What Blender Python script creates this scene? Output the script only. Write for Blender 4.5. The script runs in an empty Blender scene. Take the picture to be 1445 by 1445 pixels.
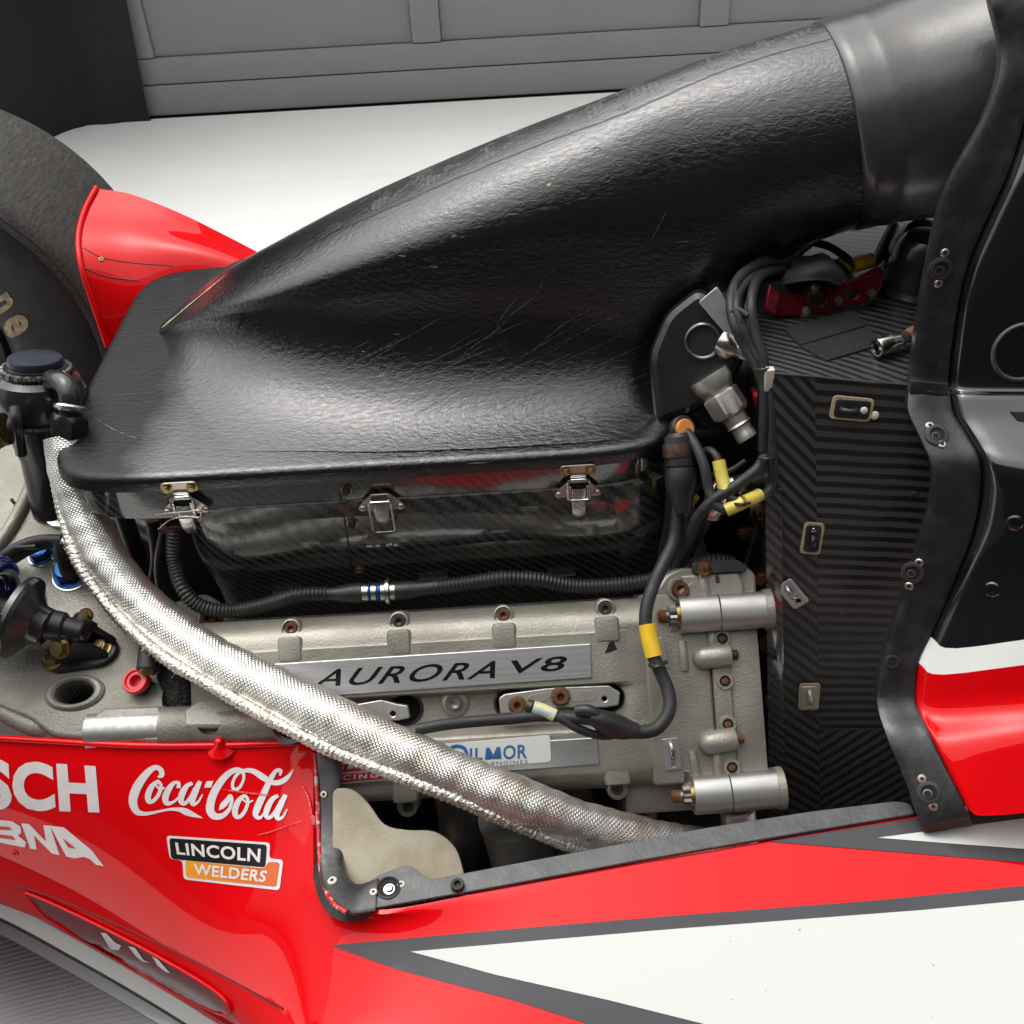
import bpy, bmesh, math, random
from mathutils import Vector, Matrix
from mathutils.bvhtree import BVHTree
from mathutils.geometry import tessellate_polygon
random.seed(7)
V = Vector
rad = math.radians
scn = bpy.context.scene
col = scn.collection

# ------------------------------------------------------------------ camera, sky, sun, exposure
S_PX, F_PX = 1445.0, 1449.0
PITCH, ROLL = rad(40), rad(3.3)
CAM = V((0, -.9, 1.28))
FW = V((0, math.cos(PITCH), -math.sin(PITCH)))
UP0 = V((0, math.sin(PITCH), math.cos(PITCH)))
RT = V((1, 0, 0)) * math.cos(ROLL) - UP0 * math.sin(ROLL)
UP = UP0 * math.cos(ROLL) + V((1, 0, 0)) * math.sin(ROLL)
cd = bpy.data.cameras.new('camera')
cam = bpy.data.objects.new('camera', cd)
col.objects.link(cam)
cd.sensor_width = 36
cd.lens = 36 * F_PX / S_PX
cd.clip_start, cd.clip_end = .02, 2000
m3 = Matrix((RT, UP, -FW)).transposed()
cam.matrix_world = Matrix.Translation(CAM) @ m3.to_4x4()
scn.camera = cam

SUN_EL, SUN_ROT = rad(68), rad(-48)
w = bpy.data.worlds.new('World')
scn.world = w
w.use_nodes = True
wn, wl = w.node_tree.nodes, w.node_tree.links
bg = wn['Background']
sky = wn.new('ShaderNodeTexSky')
sky.sky_type = 'NISHITA'
sky.sun_disc = False
sky.sun_elevation = SUN_EL
sky.sun_rotation = SUN_ROT
sky.air_density, sky.dust_density, sky.ozone_density = 1.0, 6.0, 1.0
hs = wn.new('ShaderNodeHueSaturation')
hs.inputs['Saturation'].default_value = .18
wl.new(sky.outputs[0], hs.inputs['Color'])
wl.new(hs.outputs[0], bg.inputs['Color'])
bg.inputs['Strength'].default_value = .125
sd = bpy.data.lights.new('sun', 'SUN')
sd.energy, sd.angle, sd.color = 1.1, rad(100), (1, .97, .92)
sun = bpy.data.objects.new('sun', sd)
col.objects.link(sun)
sdir = V((math.sin(SUN_ROT) * math.cos(SUN_EL), math.cos(SUN_ROT) * math.cos(SUN_EL), math.sin(SUN_EL)))
sun.rotation_euler = sdir.to_track_quat('Z', 'Y').to_euler()
scn.view_settings.view_transform = 'Standard'
scn.view_settings.look = 'None'
scn.view_settings.exposure = .72
scn.view_settings.gamma = 1.0

# ------------------------------------------------------------------ picking points of the place
def ray(px, py):
    return FW + RT * ((px - S_PX / 2) / F_PX) + UP * ((S_PX / 2 - py) / F_PX)
def W(px, py, y=None, z=None, x=None, pl=None):
    d = ray(px, py)
    if y is not None: p, n = V((0, y, 0)), V((0, 1, 0))
    elif z is not None: p, n = V((0, 0, z)), V((0, 0, 1))
    elif x is not None: p, n = V((x, 0, 0)), V((1, 0, 0))
    else: p, n = pl
    return CAM + d * ((p - CAM).dot(n) / d.dot(n))

# ------------------------------------------------------------------ materials
class NT:
    def __init__(s, name):
        s.m = bpy.data.materials.new(name); s.m.use_nodes = True
        s.t = s.m.node_tree; s.n = s.t.nodes; s.b = s.n['Principled BSDF']
        s.tc = s.n.new('ShaderNodeTexCoord')
    def lk(s, a, b): s.t.links.new(a, b)
    def put(s, sock, v):
        if hasattr(v, 'links'): s.lk(v, sock)
        else:
            sock.default_value = v
    def math(s, op, a, b=0.0, c=0.0):
        n = s.n.new('ShaderNodeMath'); n.operation = op
        s.put(n.inputs[0], a); s.put(n.inputs[1], b); s.put(n.inputs[2], c)
        return n.outputs[0]
    def noise(s, scale, detail=4, rough=.55, vec=None, dist=0.0):
        n = s.n.new('ShaderNodeTexNoise'); n.inputs['Scale'].default_value = scale
        n.inputs['Detail'].default_value = detail; n.inputs['Roughness'].default_value = rough
        n.inputs['Distortion'].default_value = dist
        s.lk(vec if vec else s.tc.outputs['Object'], n.inputs['Vector'])
        return n.outputs['Fac']
    def voro(s, scale, vec=None, feat='F1'):
        n = s.n.new('ShaderNodeTexVoronoi'); n.inputs['Scale'].default_value = scale; n.feature = feat
        s.lk(vec if vec else s.tc.outputs['Object'], n.inputs['Vector'])
        return n.outputs['Distance']
    def ramp(s, f, a, b, lo=0.0, hi=1.0):
        n = s.n.new('ShaderNodeMapRange'); n.clamp = True
        s.put(n.inputs['Value'], f)
        n.inputs['From Min'].default_value = a; n.inputs['From Max'].default_value = b
        n.inputs['To Min'].default_value = lo; n.inputs['To Max'].default_value = hi
        return n.outputs[0]
    def mix(s, f, a, b):
        n = s.n.new('ShaderNodeMix'); n.data_type = 'RGBA'
        s.put(n.inputs['Factor'], f)
        for i, v in ((6, a), (7, b)):
            if hasattr(v, 'links'): s.lk(v, n.inputs[i])
            else: n.inputs[i].default_value = (*v, 1)
        return n.outputs[2]
    def bump(s, h, dist, strength=1.0, prev=None):
        n = s.n.new('ShaderNodeBump'); n.inputs['Distance'].default_value = dist
        n.inputs['Strength'].default_value = strength
        s.put(n.inputs['Height'], h)
        if prev: s.lk(prev, n.inputs['Normal'])
        return n.outputs[0]
    def uv(s):
        n = s.n.new('ShaderNodeSeparateXYZ'); s.lk(s.tc.outputs['UV'], n.inputs[0])
        return n.outputs[0], n.outputs[1]
    def mapped(s, scale, rot=(0, 0, 0), src='Object'):
        n = s.n.new('ShaderNodeMapping'); n.inputs['Scale'].default_value = scale
        n.inputs['Rotation'].default_value = rot
        s.lk(s.tc.outputs[src], n.inputs[0]); return n.outputs[0]
    def set(s, **k):
        names = dict(col='Base Color', rough='Roughness', metal='Metallic', coat='Coat Weight', coatr='Coat Roughness',
                     normal='Normal', ior='IOR', spec='Specular IOR Level', coatn='Coat Normal', sheen='Sheen Weight', coatior='Coat IOR')
        for a, v in k.items():
            sk = s.b.inputs[names[a]]
            if a == 'col' and not hasattr(v, 'links'): v = (*v, 1)
            s.put(sk, v)
        return s.m

def M(name, c, rough=.5, metal=0, coat=0, c2=None, ns=30, lo=.35, hi=.65, bump=0, bs=300, rvar=0, coatr=.05, specks=0, speckc=(.35, .34, .3), ior=1.5, spec=.5):
    t = NT(name)
    cc = c
    if c2: cc = t.mix(t.ramp(t.noise(ns, 6), lo, hi), c, c2)
    if specks:
        f = t.ramp(t.voro(260), .0, .10, 1, 0)
        g = t.ramp(t.noise(60, 3), .5, .62)
        cc = t.mix(t.math('MULTIPLY', t.math('MULTIPLY', f, g), specks), cc, speckc)
    t.set(col=cc, metal=metal, coat=coat, coatr=coatr, ior=ior, spec=spec)
    if rvar: t.set(rough=t.ramp(t.noise(ns * 1.7, 5), .3, .7, max(.02, rough - rvar), rough + rvar))
    else: t.set(rough=rough)
    if bump: t.set(normal=t.bump(t.noise(bs, 5), bump))
    return t.m

RED = M('red_paint', (.66, .0018, .0045), .22, 0, .55, spec=0, c2=(.60, .0015, .004), ns=6, coatr=.03, specks=.12, speckc=(.5, .2, .2))
WHITE = M('white_paint', (.57, .58, .56), .25, 0, .12, spec=0, c2=(.565, .575, .55), ns=5, coatr=.04, specks=.25, speckc=(.3, .3, .28))
GREY = M('grey_stripe_paint', (.055, .055, .06), .35, 0, .35, spec=0, c2=(.065, .065, .07), ns=9, coatr=.12)
BLACKG = M('black_gloss_paint', (.004, .004, .006), .15, 0, 1, coatr=.02, specks=.3, speckc=(.12, .12, .12))
BLACKM = M('black_worn_flange', (.014, .014, .015), .38, 0, .15, c2=(.030, .029, .028), ns=60, lo=.45, hi=.8, bump=.0003, bs=160, rvar=.12, coatr=.25, specks=.6)
BLACKP = M('black_plastic', (.012, .012, .013), .42, 0, 0, c2=(.022, .022, .022), ns=40, rvar=.1, bump=.0002, bs=500)
BLACKA = M('black_anodised', (.018, .017, .019), .36, .5, 0, c2=(.03, .028, .03), ns=60, bump=.0001, bs=900)
BLACKPC = M('black_powder_coat', (.009, .009, .010), .28, 0, .4, c2=(.016, .016, .016), ns=30, coatr=.15, bump=.0003, bs=120)
RUBBER = M('cable_rubber', (.015, .015, .016), .55, 0, 0, c2=(.04, .038, .035), ns=50, lo=.5, hi=.8, rvar=.1)
DARK = M('dark_metal', (.012, .012, .012), .6, .2, 0, c2=(.03, .028, .026), ns=20)
CAST = M('cast_alloy', (.34, .325, .28), .42, .5, 0, c2=(.20, .185, .155), ns=11, lo=.28, hi=.72, bump=.0005, bs=420, rvar=.10, specks=.35, speckc=(.6, .59, .55))
CASTD = M('cast_magnesium', (.25, .24, .205), .5, .45, 0, c2=(.16, .15, .125), ns=13, lo=.3, hi=.72, bump=.0008, bs=330, rvar=.1, specks=.4, speckc=(.5, .48, .43))
STEEL = M('bright_steel', (.62, .61, .58), .22, 1, 0, c2=(.42, .41, .38), ns=70, rvar=.08)
ZINC = M('yellow_zinc', (.42, .32, .15), .33, 1, 0, c2=(.28, .2, .09), ns=120, rvar=.08)
RUST = M('rusty_steel', (.20, .075, .025), .7, .35, 0, c2=(.07, .028, .014), ns=260, bump=.0004, bs=700)
REDANO = M('red_anodised', (.16, .006, .014), .33, .75, 0, c2=(.10, .004, .01), ns=40, rvar=.08)
REDPL = M('red_plastic', (.62, .012, .02), .35, 0, .2)
BLUEANO = M('blue_anodised', (.012, .075, .23), .35, .7, 0, c2=(.008, .05, .15), ns=60)
BLUESPR = M('blue_enamel', (.004, .012, .10), .22, 0, .8, c2=(.003, .009, .07), ns=30)
YELLOW = M('yellow_sleeve', (.70, .46, .012), .42, 0, .1, c2=(.6, .38, .01), ns=60)
PALEY = M('pale_label_sleeve', (.56, .52, .26), .4, 0, .3, c2=(.3, .42, .48), ns=90, lo=.45, hi=.55)
BEIGE = M('heat_shield_alloy', (.47, .43, .33), .46, .4, 0, c2=(.30, .25, .16), ns=20, lo=.42, hi=.75, bump=.0002, bs=300, rvar=.1, specks=.4, speckc=(.28, .22, .12))
NYLON = M('white_nylon', (.55, .52, .45), .5)
ORANGE = M('orange_seal', (.55, .2, .04), .5)
FABRIC = M('black_fabric', (.012, .012, .013), .85, 0, 0, c2=(.02, .02, .02), ns=3, bump=.003, bs=18)
DOORM = M('grey_door_paint', (.262, .265, .262), .55, 0, 0, c2=(.278, .28, .276), ns=3, rvar=.05)
LETTER = M('white_vinyl', (.72, .68, .68), .35, 0, .6, c2=(.66, .62, .62), ns=60, coatr=.05)
BLKVIN = M('black_vinyl', (.008, .008, .008), .3, 0, .6)
REDVIN = M('red_vinyl', (.45, .012, .03), .35, 0, .3)
BLUEVIN = M('blue_vinyl', (.02, .11, .28), .4)
GREYVIN = M('grey_vinyl', (.09, .1, .12), .4)
GOLD = M('tyre_lettering', (.62, .50, .28), .6, c2=(.3, .22, .12), ns=90)
HOLE_SHADE = M('hole_floor_shade', (.003, .003, .003), .8)  # near-black put on shallow hole floors for the shade of deep holes
CREASE = M('seam_shadow_gap', (.10, .001, .002), .5)
PINK = M('pink_passivated_steel', (.50, .41, .39), .3, .9, 0, c2=(.48, .42, .36), ns=120)

def orange_vinyl():
    t = NT('orange_vinyl'); s = t.n.new('ShaderNodeSeparateXYZ'); t.lk(t.tc.outputs['Object'], s.inputs[0])
    t.set(col=t.mix(t.ramp(s.outputs[0], -.345, -.26), (.78, .30, .012), (.62, .11, .012)), rough=.35, coat=.5); return t.m
ORGVIN = orange_vinyl()

def brushed(name, c=(.56, .57, .57), rough=.3, sc=(3, 300, 300)):
    t = NT(name)
    n = t.noise(1.0, 6, .6, t.mapped(sc))
    t.set(col=t.mix(t.ramp(n, .3, .7), c, tuple(v * .72 for v in c)), metal=.9, rough=t.ramp(n, .3, .7, rough, rough + .16), normal=t.bump(n, .0002, .5))
    return t.m
BRUSH = brushed('brushed_plate')
MACH = brushed('machined_alloy', (.47, .465, .45), .36, (160, 14, 14))

def carbon(name, p=.0032, dark=.009, light=.055, rough=.25, coat=1.0, dust=.18):
    t = NT(name); u, v = t.uv()
    a = t.math('FLOOR', t.math('DIVIDE', u, p)); b = t.math('FLOOR', t.math('DIVIDE', v, p))
    m = t.math('LESS_THAN', t.math('FLOORED_MODULO', t.math('ADD', a, b), 4.0), 2.0)
    n = t.noise(9, 4)
    c = t.mix(m, (dark,) * 3, (light, light * .97, light * .9))
    c = t.mix(t.ramp(n, .35, .7, 0, .55), c, (dark * 1.5,) * 3)
    f = t.math('MULTIPLY', t.math('MULTIPLY', t.ramp(t.voro(210), 0, .1, 1, 0), t.ramp(t.noise(24, 3), .48, .62)), dust)
    c = t.mix(f, c, (.3, .29, .26))
    t.set(col=c, rough=t.math('ADD', t.math('MULTIPLY', m, .12), rough), coat=coat, coatr=.07,
          coatior=1.8, normal=t.bump(m, .00012, .5), coatn=t.bump(t.noise(40, 3), .0002, .5))
    return t.m
CARBON = carbon('carbon_twill')
CARBONB = carbon('carbon_ribbon', .0052, .004, .07, .3, .7)
UNDER = carbon('carbon_floor_weave', .0042, .05, .10, .42, .25, .1)

def towcarbon(name, ang, P=.0115, amp=.11, lite=(.056, .0555, .055)):
    # wide tow weave: broad light and dark bands whose border is toothed by the crossing yarn
    t = NT(name); u, v = t.uv()
    ca, sa = math.cos(ang), math.sin(ang)
    a = t.math('ADD', t.math('MULTIPLY', u, ca), t.math('MULTIPLY', v, sa))
    b = t.math('SUBTRACT', t.math('MULTIPLY', v, ca), t.math('MULTIPLY', u, sa))
    wob = t.math('MULTIPLY', t.math('SUBTRACT', t.noise(22, 2), .5), .004)
    saw = t.math('PINGPONG', t.math('DIVIDE', a, .0030), .5)
    s = t.math('FRACT', t.math('ADD', t.math('DIVIDE', t.math('ADD', b, wob), P), t.math('MULTIPLY', saw, amp)))
    m = t.math('MULTIPLY', t.ramp(s, .0, .05), t.ramp(s, .5, .58, 1, 0))
    n = t.noise(11, 4)
    yarn = t.math('MULTIPLY', t.math('PINGPONG', t.math('DIVIDE', a, .0019), .5), t.ramp(t.noise(6, 3), .35, .65, .3, 1.3))
    c = t.mix(m, (.007, .007, .007), t.mix(yarn, lite, tuple(v * .45 for v in lite)))
    c = t.mix(t.ramp(n, .35, .7, 0, .35), c, (.018, .017, .016))
    f = t.math('MULTIPLY', t.ramp(t.voro(170), 0, .11, 1, 0), t.ramp(t.noise(19, 3), .46, .6))
    c = t.mix(f, c, (.42, .41, .38))
    t.set(col=c, rough=t.ramp(m, 0, 1, .36, .44), coat=.22, coatr=.2, normal=t.bump(m, .00012, .6))
    return t.m
TOWH = towcarbon('tow_weave_level', 0.0)
TOWL = towcarbon('tow_weave_falling', rad(-43))
TOWR = towcarbon('tow_weave_rising', rad(40))
TOWD = towcarbon('tow_weave_deck', rad(-20), .0095)
UNDER = towcarbon('floor_tow_weave', rad(38), .006, .2, (.034, .034, .034))
GREYST = M('grey_steel', (.22, .21, .20), .38, .9, c2=(.14, .13, .12), ns=150)

def lacquer():
    t = NT('wrinkled_black_lacquer'); u, v = t.uv()
    hide = t.noise(1.0, 5, .62, t.mapped((110, 210, 210), (0, .5, .2)), .6)
    fine = t.noise(330, 3, .6)
    wide = t.noise(9, 3)
    # scratches running along the duct
    sc = t.noise(1.0, 2, .5, t.mapped((9, 240, 240), (.2, rad(-28), 0)))
    scr = t.math('MULTIPLY', t.ramp(sc, .705, .73), t.ramp(t.noise(7, 2), .5, .62))
    # worn band of bare cloth along the crest (uv: u round the duct, v along it)
    so = t.n.new('ShaderNodeSeparateXYZ'); t.lk(t.tc.outputs['Object'], so.inputs[0])
    wx = t.math('ADD', so.outputs[0], t.math('MULTIPLY', t.math('SUBTRACT', t.noise(14, 5), .5), .06))
    matte = t.math('MULTIPLY', t.ramp(wx, -.385, -.345, 1, 0), t.ramp(so.outputs[2], .675, .70, 1, 0))
    edge = t.math('MULTIPLY', t.math('SUBTRACT', t.noise(26, 6, .65), .5), .055)
    uu = t.math('ADD', u, edge)
    band = t.math('MULTIPLY', t.ramp(uu, .472, .478), t.ramp(uu, .545, .555, 1, 0))
    band = t.math('MULTIPLY', band, t.ramp(v, .36, .42))
    chips = t.math('MULTIPLY', band, t.ramp(t.noise(24, 6, .75), .53, .55))
    line = t.math('ADD', t.math('SUBTRACT', u, .462), t.math('MULTIPLY', t.math('SUBTRACT', t.noise(40, 4), .5), .006))
    crack = t.math('MULTIPLY', t.ramp(t.math('ABSOLUTE', line), .0006, .0016, 1, 0), t.ramp(v, .3, .36))
    wv = t.math('MULTIPLY', t.math('PINGPONG', t.math('MULTIPLY', u, 230), .5), t.math('PINGPONG', t.math('MULTIPLY', v, 130), .5))
    c = t.mix(t.ramp(wide, .3, .7), (.006, .006, .007), (.010, .010, .011))
    c = t.mix(t.math('MULTIPLY', t.ramp(wv, .05, .16), chips), c, (.11, .107, .095))
    c = t.mix(t.math('MULTIPLY', scr, .5), c, (.22, .22, .21))
    f = t.math('MULTIPLY', t.ramp(t.voro(190), 0, .075, 1, 0), t.ramp(t.noise(14, 3), .45, .6))
    c = t.mix(t.math('MULTIPLY', f, .6), c, (.3, .29, .25))
    h = t.math('ADD', t.math('MULTIPLY', hide, 1.0), t.math('MULTIPLY', fine, .18))
    h = t.math('ADD', h, t.math('MULTIPLY', chips, -.35))
    h = t.math('ADD', h, t.math('MULTIPLY', crack, -2.5))
    h = t.math('ADD', h, t.math('MULTIPLY', scr, .3))
    c = t.mix(crack, c, (.001, .001, .001))
    t.set(col=c, rough=t.math('ADD', t.ramp(wide, .3, .7, .11, .17), t.math('MULTIPLY', t.math('MAXIMUM', chips, matte), .32)), ior=1.55,
          coat=t.math('SUBTRACT', .42, t.math('MULTIPLY', matte, .3)), spec=t.math('SUBTRACT', .42, t.math('MULTIPLY', matte, .3)), coatr=.07, coatior=1.7, coatn=t.bump(h, .0007, 1.0), normal=t.bump(h, .0008, 1.0))
    return t.m
LACQ = lacquer()

def sleeve():
    t = NT('woven_foil_sleeve'); u, v = t.uv()
    p = .0022
    a = t.math('FLOOR', t.math('DIVIDE', u, p)); b = t.math('FLOOR', t.math('DIVIDE', v, p))
    fu = t.math('PINGPONG', t.math('DIVIDE', u, p), .5); fv = t.math('PINGPONG', t.math('DIVIDE', v, p), .5)
    par = t.math('FLOORED_MODULO', t.math('ADD', a, b), 2.0)
    h = t.math('ADD', t.math('MULTIPLY', par, fu), t.math('MULTIPLY', t.math('SUBTRACT', 1.0, par), fv))
    s = t.n.new('ShaderNodeSeparateXYZ'); t.lk(t.tc.outputs['Object'], s.inputs[0])
    big = t.noise(34, 5)
    st = t.math('MULTIPLY', t.ramp(s.outputs[0], -.30, -.13), t.ramp(t.noise(28, 6, .7), .48, .60))
    c = t.mix(t.ramp(h, .0, .35), (.40, .385, .355), (.82, .81, .77))
    c = t.mix(t.math('MULTIPLY', st, .42), c, (.40, .20, .07))
    t.set(col=c, metal=.92, rough=t.ramp(big, .3, .7, .26, .36),
          normal=t.bump(big, .003, .3, t.bump(h, .0007, 1.0)))
    return t.m
SLEEVE = sleeve()
BRAID = M('braided_piping', (.74, .72, .66), .3, 1, 0, c2=(.30, .26, .2), ns=420, lo=.45, hi=.62, bump=.0016, bs=420)
TUBESIL = MACH

def tyre_rubber():
    t = NT('scrubbed_tyre_rubber')
    sc = t.noise(1, 8, .75, t.mapped((170, 30, 170)))
    c = t.mix(t.ramp(sc, .42, .66), (.022, .021, .02), (.075, .066, .056))
    f = t.math('MULTIPLY', t.ramp(t.voro(70), 0, .08, 1, 0), t.ramp(t.noise(9, 3), .5, .6))
    t.set(col=t.mix(f, c, (.3, .28, .25)), rough=.62, normal=t.bump(sc, .003, .8)); return t.m
TYRE = tyre_rubber()
SIDEW = M('tyre_sidewall', (.016, .016, .016), .5, c2=(.028, .027, .026), ns=20, rvar=.1)

def boot_rubber():
    t = NT('worn_intake_rubber')
    cell = t.voro(230, t.mapped((1, 1, 1)))
    patch_ = t.ramp(t.noise(11, 3), .52, .58)
    c = t.mix(t.ramp(t.noise(7, 6, .6), .3, .7), (.024, .023, .022), (.062, .059, .054))
    c = t.mix(t.ramp(t.noise(5, 4), .58, .8, 0, .6), c, (.085, .058, .04))
    c = t.mix(t.math('MULTIPLY', t.math('MULTIPLY', t.ramp(cell, .25, .45, 1, 0), patch_), .22), c, (.012, .012, .012))
    t.set(col=c, rough=t.ramp(t.noise(15, 4),   .3, .7, .22, .38), coat=.5, coatr=.18, normal=t.bump(t.noise(30, 5), .002, .5)); return t.m
BOOT = boot_rubber()
VELCRO = M('velcro_patch', (.010, .010, .011), .95, c2=(.022, .022, .022), ns=300, bump=.002, bs=700, specks=.8)

def ground_mat():
    t = NT('painted_concrete')
    n = t.noise(2.2, 6); n2 = t.noise(40, 5)
    c = t.mix(t.ramp(n, .35, .7), (.80, .805, .78), (.75, .75, .72))
    c = t.mix(t.ramp(n2, .60, .8, 0, .35), c, (.5, .48, .43))
    n3 = t.noise(1.0, 5, .6, t.mapped((.5, 9, 1)), .4)
    c = t.mix(t.ramp(n3, .60, .72, 0, .16), c, (.42, .41, .38))
    f = t.math('MULTIPLY', t.ramp(t.voro(14), 0, .05, 1, 0), t.ramp(t.noise(3, 3), .5, .6))
    c = t.mix(t.math('MULTIPLY', f, .5), c, (.25, .23, .2))
    t.set(col=c, rough=.45, normal=t.bump(n2, .002, .4)); return t.m
PAD = ground_mat()
ASPH = M('asphalt', (.05, .05, .05), .9, c2=(.065, .063, .06), ns=8, bump=.004, bs=120)
WALLM = M('garage_wall_render', (.30, .30, .29), .9, c2=(.27, .27, .26), ns=4, bump=.003, bs=60)

# ------------------------------------------------------------------ object helpers
MW = {}
def link(o, parent=None, mw=None):
    col.objects.link(o)
    mw = mw or Matrix.Identity(4)
    MW[o.name] = mw
    if parent:
        o.parent = parent; o.matrix_parent_inverse = MW[parent.name].inverted()
    o.matrix_basis = mw
    return o
def empty(name, loc, label, cat, group=None):
    o = bpy.data.objects.new(name, None); o.empty_display_size = .1
    link(o, None, Matrix.Translation(V(loc)))
    o['label'] = label; o['category'] = cat
    if group: o['group'] = group
    return o
def finish(me, mats, smooth=True, ang=35):
    for m in (mats if isinstance(mats, (list, tuple)) else [mats]): me.materials.append(m)
    if smooth:
        me.polygons.foreach_set('use_smooth', [True] * len(me.polygons))
        me.set_sharp_from_angle(angle=rad(ang))
    me.update()
def mk(name, verts, faces, mat, parent=None, smooth=True, uv=None, label=None, mw=None, ang=35, fm=None):
    me = bpy.data.meshes.new(name)
    me.from_pydata([tuple(v) for v in verts], [], faces)
    if uv:
        l = me.uv_layers.new(name='UVMap')
        for lp in me.loops: l.data[lp.index].uv = uv[lp.vertex_index]
    finish(me, mat, smooth, ang)
    if fm:
        for p, i in zip(me.polygons, fm): p.material_index = i
    o = link(bpy.data.objects.new(name, me), parent, mw)
    if label: o['label'] = label
    return o
def mkbm(name, bm, mat, parent=None, smooth=True, label=None, mw=None, ang=35):
    bmesh.ops.recalc_face_normals(bm, faces=bm.faces)
    me = bpy.data.meshes.new(name); bm.to_mesh(me); bm.free()
    finish(me, mat, smooth, ang)
    o = link(bpy.data.objects.new(name, me), parent, mw)
    if label: o['label'] = label
    return o
def crom(P, n):
    """Catmull-Rom through P, n steps a span"""
    if len(P) == 2: return [P[0].lerp(P[1], i / n) for i in range(n + 1)]
    out = []
    Q = [P[0] * 2 - P[1]] + list(P) + [P[-1] * 2 - P[-2]]
    for i in range(1, len(Q) - 2):
        a, b, c, d = Q[i - 1], Q[i], Q[i + 1], Q[i + 2]
        for k in range(n):
            t = k / n
            out.append(.5 * ((2 * b) + (c - a) * t + (2 * a - 5 * b + 4 * c - d) * t * t + (3 * b - a - 3 * c + d) * t ** 3))
    out.append(P[-1].copy())
    return out
def resample(pts, step):
    out = [pts[0].copy()]; acc = 0.0
    for a, b in zip(pts, pts[1:]):
        L = (b - a).length
        if L < 1e-9: continue
        s = step - acc
        while s <= L:
            out.append(a.lerp(b, s / L)); s += step
        acc = (acc + L) % step
    if (out[-1] - pts[-1]).length > step * .3: out.append(pts[-1].copy())
    return out
def tube_data(pts, rf, n=12, closed=False, a0=0.0):
    verts, faces, uv = [], [], []
    T = []
    N = len(pts)
    for i in range(N):
        a, b = (pts[i - 1], pts[(i + 1) % N]) if closed else (pts[max(0, i - 1)], pts[min(N - 1, i + 1)])
        T.append((b - a).normalized())
    ref = V((0, 0, 1)) if abs(T[0].z) < .9 else V((1, 0, 0))
    nrm = (ref - T[0] * ref.dot(T[0])).normalized()
    s = 0.0
    for i in range(N):
        nrm = (nrm - T[i] * nrm.dot(T[i])).normalized()
        bn = T[i].cross(nrm)
        if i: s += (pts[i] - pts[i - 1]).length
        for k in range(n):
            a = 2 * math.pi * k / n
            r = rf(s, a) if callable(rf) else rf
            verts.append(pts[i] + (nrm * math.cos(a + a0) + bn * math.sin(a + a0)) * r)
            r0 = rf(0, 0) if callable(rf) else rf
            uv.append((s, r0 * a))
    for i in range(N if closed else N - 1):
        j = (i + 1) % N
        for k in range(n):
            faces.append((i * n + k, i * n + (k + 1) % n, j * n + (k + 1) % n, j * n + k))
    if not closed:
        faces.append(tuple(reversed(range(n)))); faces.append(tuple((N - 1) * n + k for k in range(n)))
    return verts, faces, uv
def tube(name, pts, r, mat, parent, n=12, step=.006, label=None, raw=False, mw=None):
    P = [V(p) for p in pts]
    c = P if raw else resample(crom(P, 24), step)
    v, f, uv = tube_data(c, r, n)
    return mk(name, v, f, mat, parent, uv=uv, label=label, mw=mw, ang=50)
def frame(p, n, xh=V((1, 0, 0))):
    n = V(n).normalized(); x = (xh - n * xh.dot(n))
    if x.length < 1e-4: x = V((0, 1, 0)) - n * n.y
    x.normalize(); y = n.cross(x)
    return Matrix.Translation(V(p)) @ Matrix((x, y, n)).transposed().to_4x4()
def lathe_mesh(name, prof, mats, n=16, fm=None, caps=True):
    """prof: (r, z, kind) kind c round or h hexagon; closes both ends"""
    verts, faces, mi = [], [], []
    for pr in prof:
        r, z = pr[0], pr[1]; kind = pr[2] if len(pr) > 2 else 'c'
        for k in range(n):
            a = 2 * math.pi * k / n
            q = r
            if kind == 'h':
                s = a % (math.pi / 3) - math.pi / 6
                q = r * math.cos(math.pi / 6) / math.cos(s)
            if kind == 't': q = r * (1 + .09 * math.cos(12 * a))
            verts.append((q * math.cos(a), q * math.sin(a), z))
    for i in range(len(prof) - 1):
        for k in range(n):
            faces.append((i * n + k, i * n + (k + 1) % n, (i + 1) * n + (k + 1) % n, (i + 1) * n + k))
            mi.append(prof[i][3] if len(prof[i]) > 3 else 0)
    if caps: faces.append(tuple(reversed(range(n)))); mi.append(0)
    if caps: faces.append(tuple((len(prof) - 1) * n + k for k in range(n))); mi.append(prof[-2][3] if len(prof[-2]) > 3 else 0)
    me = bpy.data.meshes.new(name); me.from_pydata(verts, [], faces)
    finish(me, mats, True, 30)
    for p, i in zip(me.polygons, mi): p.material_index = i
    return me
def lathe(name, p, axis, prof, mats, parent, n=24, label=None):
    me = lathe_mesh(name, prof, mats, n)
    o = link(bpy.data.objects.new(name, me), parent, frame(p, axis))
    if label: o['label'] = label
    return o
BOLTS = {}
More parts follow.
